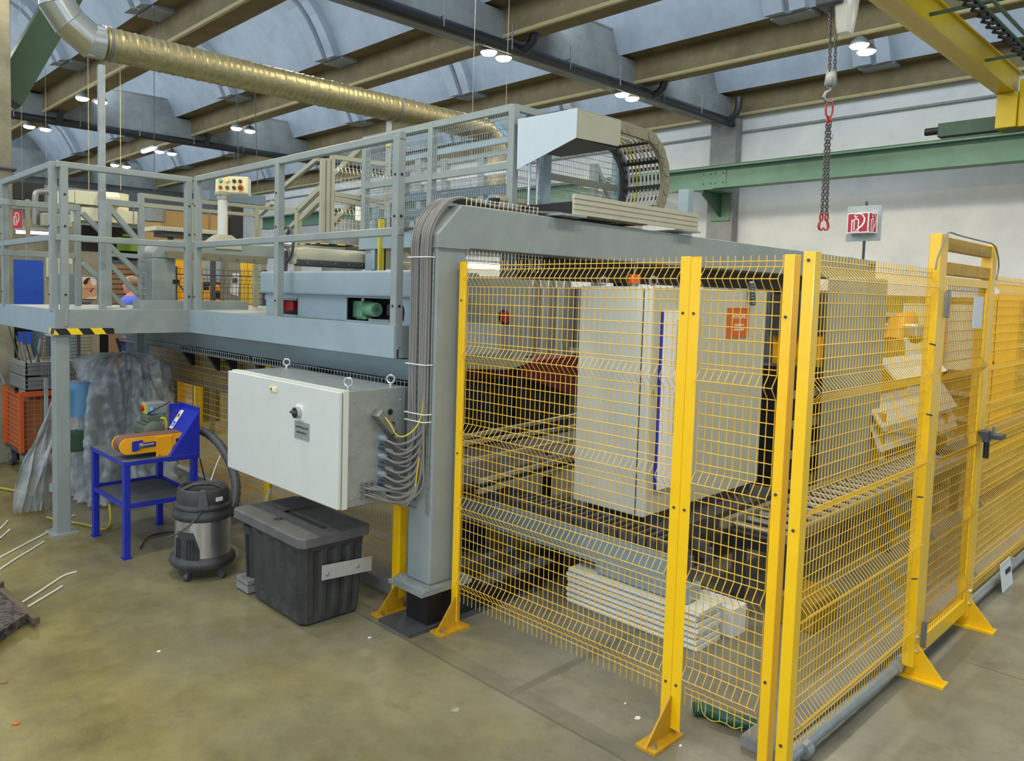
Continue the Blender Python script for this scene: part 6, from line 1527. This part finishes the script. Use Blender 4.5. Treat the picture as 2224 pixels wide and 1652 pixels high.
# beige gate frame under the cage
Pg = onY(5.3)
t = thing('gate_frame', 'beige mesh gate frame standing on the upper stair landing', 'gate', Pg(705, 515))
def gb(p, q, nm, w=.035, mt='paint_beige'): 
    A_, B2 = Pg(*p), Pg(*q)
    if nm == 'upright': B2.x = A_.x
    M().bar(A_, B2, w, w, up=(0, 1, 0)).build(nm, mt, t)
for px in (701, 712, 722): gb((px, 344), (px-2, 512), 'upright')
gb((840, 366), (838, 440), 'upright'); gb((718, 340), (845, 358), 'crossbar'); gb((722, 420), (835, 440), 'crossbar'); gb((722, 432), (838, 452), 'crossbar')
a, b_ = Pg(724, 345), Pg(838, 418); meshpanel('X', 5.3, a.x, b_.x, b_.z, a.z, [a.z-.1], amp=-.02, sp=.04, sh=.05, r=.0022).build('mesh_panel', 'alu', t)
a, b_ = Pg(724, 436), Pg(790, 510); meshpanel('X', 5.3, a.x, b_.x, b_.z, a.z, [a.z-.1], amp=-.02, sp=.04, sh=.05, r=.0022).build('mesh_panel', 'alu', t)
t = thing('white_drum', 'white vertical pipe and grey drum behind the beige gate mesh', 'drum', onY(8)(765, 510))
M().cyl(onY(8)(780, 440), onY(8)(780, 520), .05, 16).build('white_pipe', 'white', t, smooth=True)
M().cyl(V(onY(8)(745, 480).x, 8, onY(8)(745, 480).z), V(onY(8)(745, 480).x, 8, .0), .26, 24).build('grey_drum', 'steel_dull', t, smooth=True)
t = thing('light_barrier', 'slim yellow and black upright light barrier behind the railing end', 'light barrier', onY(4.6)(828, 585))
pbox(onY(4.6), 825, 475, 829, 588, .02, 'yellow_strip', 'cable_yellow', t); pbox(onY(4.6), 831, 476, 834, 588, .02, 'yellow_strip', 'cable_yellow', t); pbox(onY(4.63), 829, 474, 837, 588, .03, 'black_body', 'black', t)
pbox(onY(4.7), 816, 446, 822, 586, .05, 'blue_post', 'paint_blue', t)
t = thing('striped_step', 'yellow and black striped step edge behind the roller hood', 'step', onY(5.2)(740, 545))
pbox(onY(5.2), 690, 527, 790, 536, .3, 'edge', 'hazard', t); pbox(onY(5.22), 700, 536, 800, 546, .3, 'riser', 'paint_blue', t)
pbox(onY(5.0), 782, 536, 815, 546, .2, 'hinge_block', 'dark_gray', t)
t = thing('yellow_beam_machine', 'olive-cream machine arm seen between railing end and cable column', 'machine', onY(5.6)(870, 560))
pbox(onY(5.6), 838, 505, 900, 585, .2, 'body', 'paint_beige', t); M().bar(onY(5.5)(868, 510), onY(5.5)(905, 560), .04, .05).build('dark_arm', 'black', t)
pbox(onY(5.5), 880, 568, 902, 572, .05, 'bright_strip', 'white', t)
M().cyl(onY(5.6)(845, 298), onY(5.6)(843, 320), .02, 8).build('hanging_hook', 'cable_yellow', t)

# equipment seen through the cage mesh
t = thing('lifting_unit', 'blue-grey lifting carriage with white rails behind the mesh cage', 'machine', onY(4.4)(1000, 480))
P4 = lambda px, py: AX(px, py, 4.6)
for (p, q, mm, w) in (((860, 350), (1115, 300), 'paint_blue', .05), ((880, 368), (1110, 328), 'paint_gray', .04), ((890, 430), (1115, 408), 'machine_blue', .07), ((860, 470), (1115, 440), 'machine_blue', .06), ((905, 385), (1110, 352), 'duct_white', .03), ((905, 400), (1110, 372), 'white_box', .03)):
    M().bar(P4(*p), P4(*q), w, w).build('rail', mm, t)
for px in (912, 968, 1048): M().bar(P4(px, 345), P4(px, 490), .07, .05, up=(1, 0, 0)).build('upright', 'paint_gray', t)
M().bar(P4(1075, 270), P4(1108, 300), .02, .02).build('strut', 'blue_light', t)
c = P4(1062, 440); M().cyl(c, c+V(.0, -.12, 0), .045, 16).build('blue_motor', 'blue_light', t, smooth=True); M().cyl(c+V(0, -.13, 0), c+V(0, -.22, 0), .05, 16).build('brown_drum', 'wood', t, smooth=True)
c = P4(895, 465); M().box(c.x, c.x+.1, c.y-.12, c.y+.05, c.z-.06, c.z+.04).build('green_motor', 'motor_green', t, bevel=.01)
for px in (900, 1090): q = P4(px, 480); M().bar(q, V(q.x, q.y, 2.235), .05, .05).build('leg', 'paint_blue', t)

# ================= PERSON =================
t = thing('person', 'man with short fair hair in a blue t-shirt, in profile, beyond the stair rails', 'person', (4.2, 11.3, 0))
bx, by = AY(287, 620, 11.3).x, 11.3
hz = AY(284, 620, 11.3).z
Lf = V(-_R.x, -_R.y, 0).normalized(); Bk = V(Lf.y, -Lf.x, 0)
def skin(name, verts, edges, mt, sub=2):
    me = bpy.data.meshes.new(name); me.from_pydata([tuple(Vector(v[0])-WORG[t.name]) for v in verts], edges, []); ob = bpy.data.objects.new(name, me); COL.objects.link(ob); ob.parent = t
    sk = ob.modifiers.new('skin', 'SKIN'); su = ob.modifiers.new('sub', 'SUBSURF'); su.levels = sub; su.render_levels = sub
    for i, v in enumerate(verts): me.skin_vertices[0].data[i].radius = v[1]
    me.skin_vertices[0].data[0].use_root = True; me.materials.append(MATS[mt])
    WORG[ob.name] = WORG[t.name]
    dg = bpy.context.evaluated_depsgraph_get(); nm = bpy.data.meshes.new_from_object(ob.evaluated_get(dg)); ob.modifiers.clear(); ob.data = nm
    nm.polygons.foreach_set('use_smooth', [True]*len(nm.polygons)); return ob
sc = hz/1.66
def pt(f, s_, z): return V(bx, by, 0)+Lf*f*sc+Bk*s_*sc+V(0, 0, z*sc)
body = [(pt(0, 0, .95), (.16, .12)), (pt(0, 0, 1.15), (.15, .11)), (pt(.01, 0, 1.35), (.18, .12)), (pt(0, 0, 1.47), (.13, .10)), (pt(.01, 0, 1.54), (.062, .062)), (pt(.02, 0, 1.62), (.06, .06)),
        (pt(0, .2, 1.43), (.075, .07)), (pt(.03, .25, 1.2), (.05, .05)), (pt(.16, .26, 1.02), (.042, .04)), (pt(.28, .24, 1.03), (.03, .04)),
        (pt(0, -.2, 1.43), (.075, .07)), (pt(.03, -.25, 1.2), (.05, .05)), (pt(.16, -.26, 1.02), (.042, .04)), (pt(.28, -.24, 1.03), (.03, .04)),
        (pt(0, .1, .88), (.1, .1)), (pt(.02, .11, .5), (.07, .07)), (pt(0, .11, .1), (.045, .045)), (pt(.1, .11, .05), (.04, .035)),
        (pt(0, -.1, .88), (.1, .1)), (pt(.02, -.11, .5), (.07, .07)), (pt(0, -.11, .1), (.045, .045)), (pt(.1, -.11, .05), (.04, .035))]
skin('body', body, [(0, 1), (1, 2), (2, 3), (3, 4), (4, 5), (3, 6), (6, 7), (7, 8), (8, 9), (3, 10), (10, 11), (11, 12), (12, 13), (0, 14), (14, 15), (15, 16), (16, 17), (0, 18), (18, 19), (19, 20), (20, 21)], 'skin')
shirt = [(pt(0, 0, .93), (.17, .13)), (pt(0, 0, 1.15), (.165, .125)), (pt(.01, 0, 1.35), (.195, .135)), (pt(0, 0, 1.47), (.175, .15)), (pt(0, 0, 1.53), (.10, .10)), (pt(0, .2, 1.44), (.115, .11)), (pt(.02, .235, 1.28), (.09, .09)), (pt(0, -.2, 1.44), (.115, .11)), (pt(.02, -.235, 1.28), (.09, .09))]
skin('t_shirt', shirt, [(0, 1), (1, 2), (2, 3), (3, 4), (3, 5), (5, 6), (3, 7), (7, 8)], 'shirt')
tr = [(pt(0, 0, .93), (.17, .13)), (pt(0, .1, .86), (.11, .11)), (pt(.02, .11, .5), (.085, .085)), (pt(0, .11, .1), (.07, .07)), (pt(0, -.1, .86), (.11, .11)), (pt(.02, -.11, .5), (.085, .085)), (pt(0, -.11, .1), (.07, .07))]
skin('trousers', tr, [(0, 1), (1, 2), (2, 3), (0, 4), (4, 5), (5, 6)], 'trousers')
for s_ in (.11, -.11): M().tube([pt(-.06, s_, .04), pt(.04, s_, .045), pt(.17, s_, .03)], [.045, .05, .035], 12).build('shoe', 'shoe', t, smooth=True)
hc = pt(.02, 0, 1.67); R4 = sc
g = M()
rows = [(-.118, .035, .05, .035), (-.10, .055, .055, .03), (-.07, .078, .063, .015), (-.03, .092, .072, .004), (.01, .098, .077, -.004), (.05, .098, .077, -.008), (.085, .085, .068, -.012), (.11, .058, .048, -.012), (.122, .02, .018, -.01)]
g.loft([[hc+V(0, 0, z*R4)+Lf*(off+rf*math.cos(2*math.pi*k/24))*R4+Bk*rs_*math.sin(2*math.pi*k/24)*R4 for k in range(24)] for z, rf, rs_, off in rows]); g.build('head', 'skin', t, smooth=2)
M().loft([[hc+V(0, 0, z*R4)+Lf*(.088+d)*R4+Bk*s_*R4 for s_, d in ((-.014, 0), (0, w), (.014, 0), (0, -.03))] for z, w in ((.025, .004), (0, .016), (-.022, .03), (-.03, .012))]).build('nose', 'skin', t, smooth=True)
for s_ in (1, -1):
    M().ball(hc+Bk*.078*s_*R4+Lf*-.005*R4-V(0, 0, .005), (.014, .014, .032)).build('ear', 'skin', t, smooth=True)
    M().ball(hc+Bk*.032*s_*R4+Lf*.088*R4+V(0, 0, .025*R4), .011).build('eye', 'black', t, smooth=True)
M().ball(hc+Lf*.083*R4-V(0, 0, .06*R4), (.012, .022, .007)).build('mouth', 'dark_red', t, smooth=True)
g = M(); g.loft([[hc+V(0, 0, z*R4)+Lf*(off-.012+rf*1.07*math.cos(2*math.pi*k/24))*R4+Bk*rs_*1.07*math.sin(2*math.pi*k/24)*R4-(Lf*.02 if z < .06 else V(0, 0, 0)) for k in range(24)] for z, rf, rs_, off in [(.0, .07, .074, -.03), (.05, .088, .076, -.02)]+rows[6:]+[(.128, .01, .01, -.01)]]); g.build('hair', 'hair', t, smooth=2)

# green sloped steel piece near the left column
t = thing('green_brace', 'dark green sloping steel brace beside the concrete column at upper left', 'brace', onY(9.2)(60, 170))
M().bar(onY(9.2)(10, 215), onY(9.2)(165, -50), .30, .25, up=(0, 1, 0)).build('brace', 'dark_green', t)
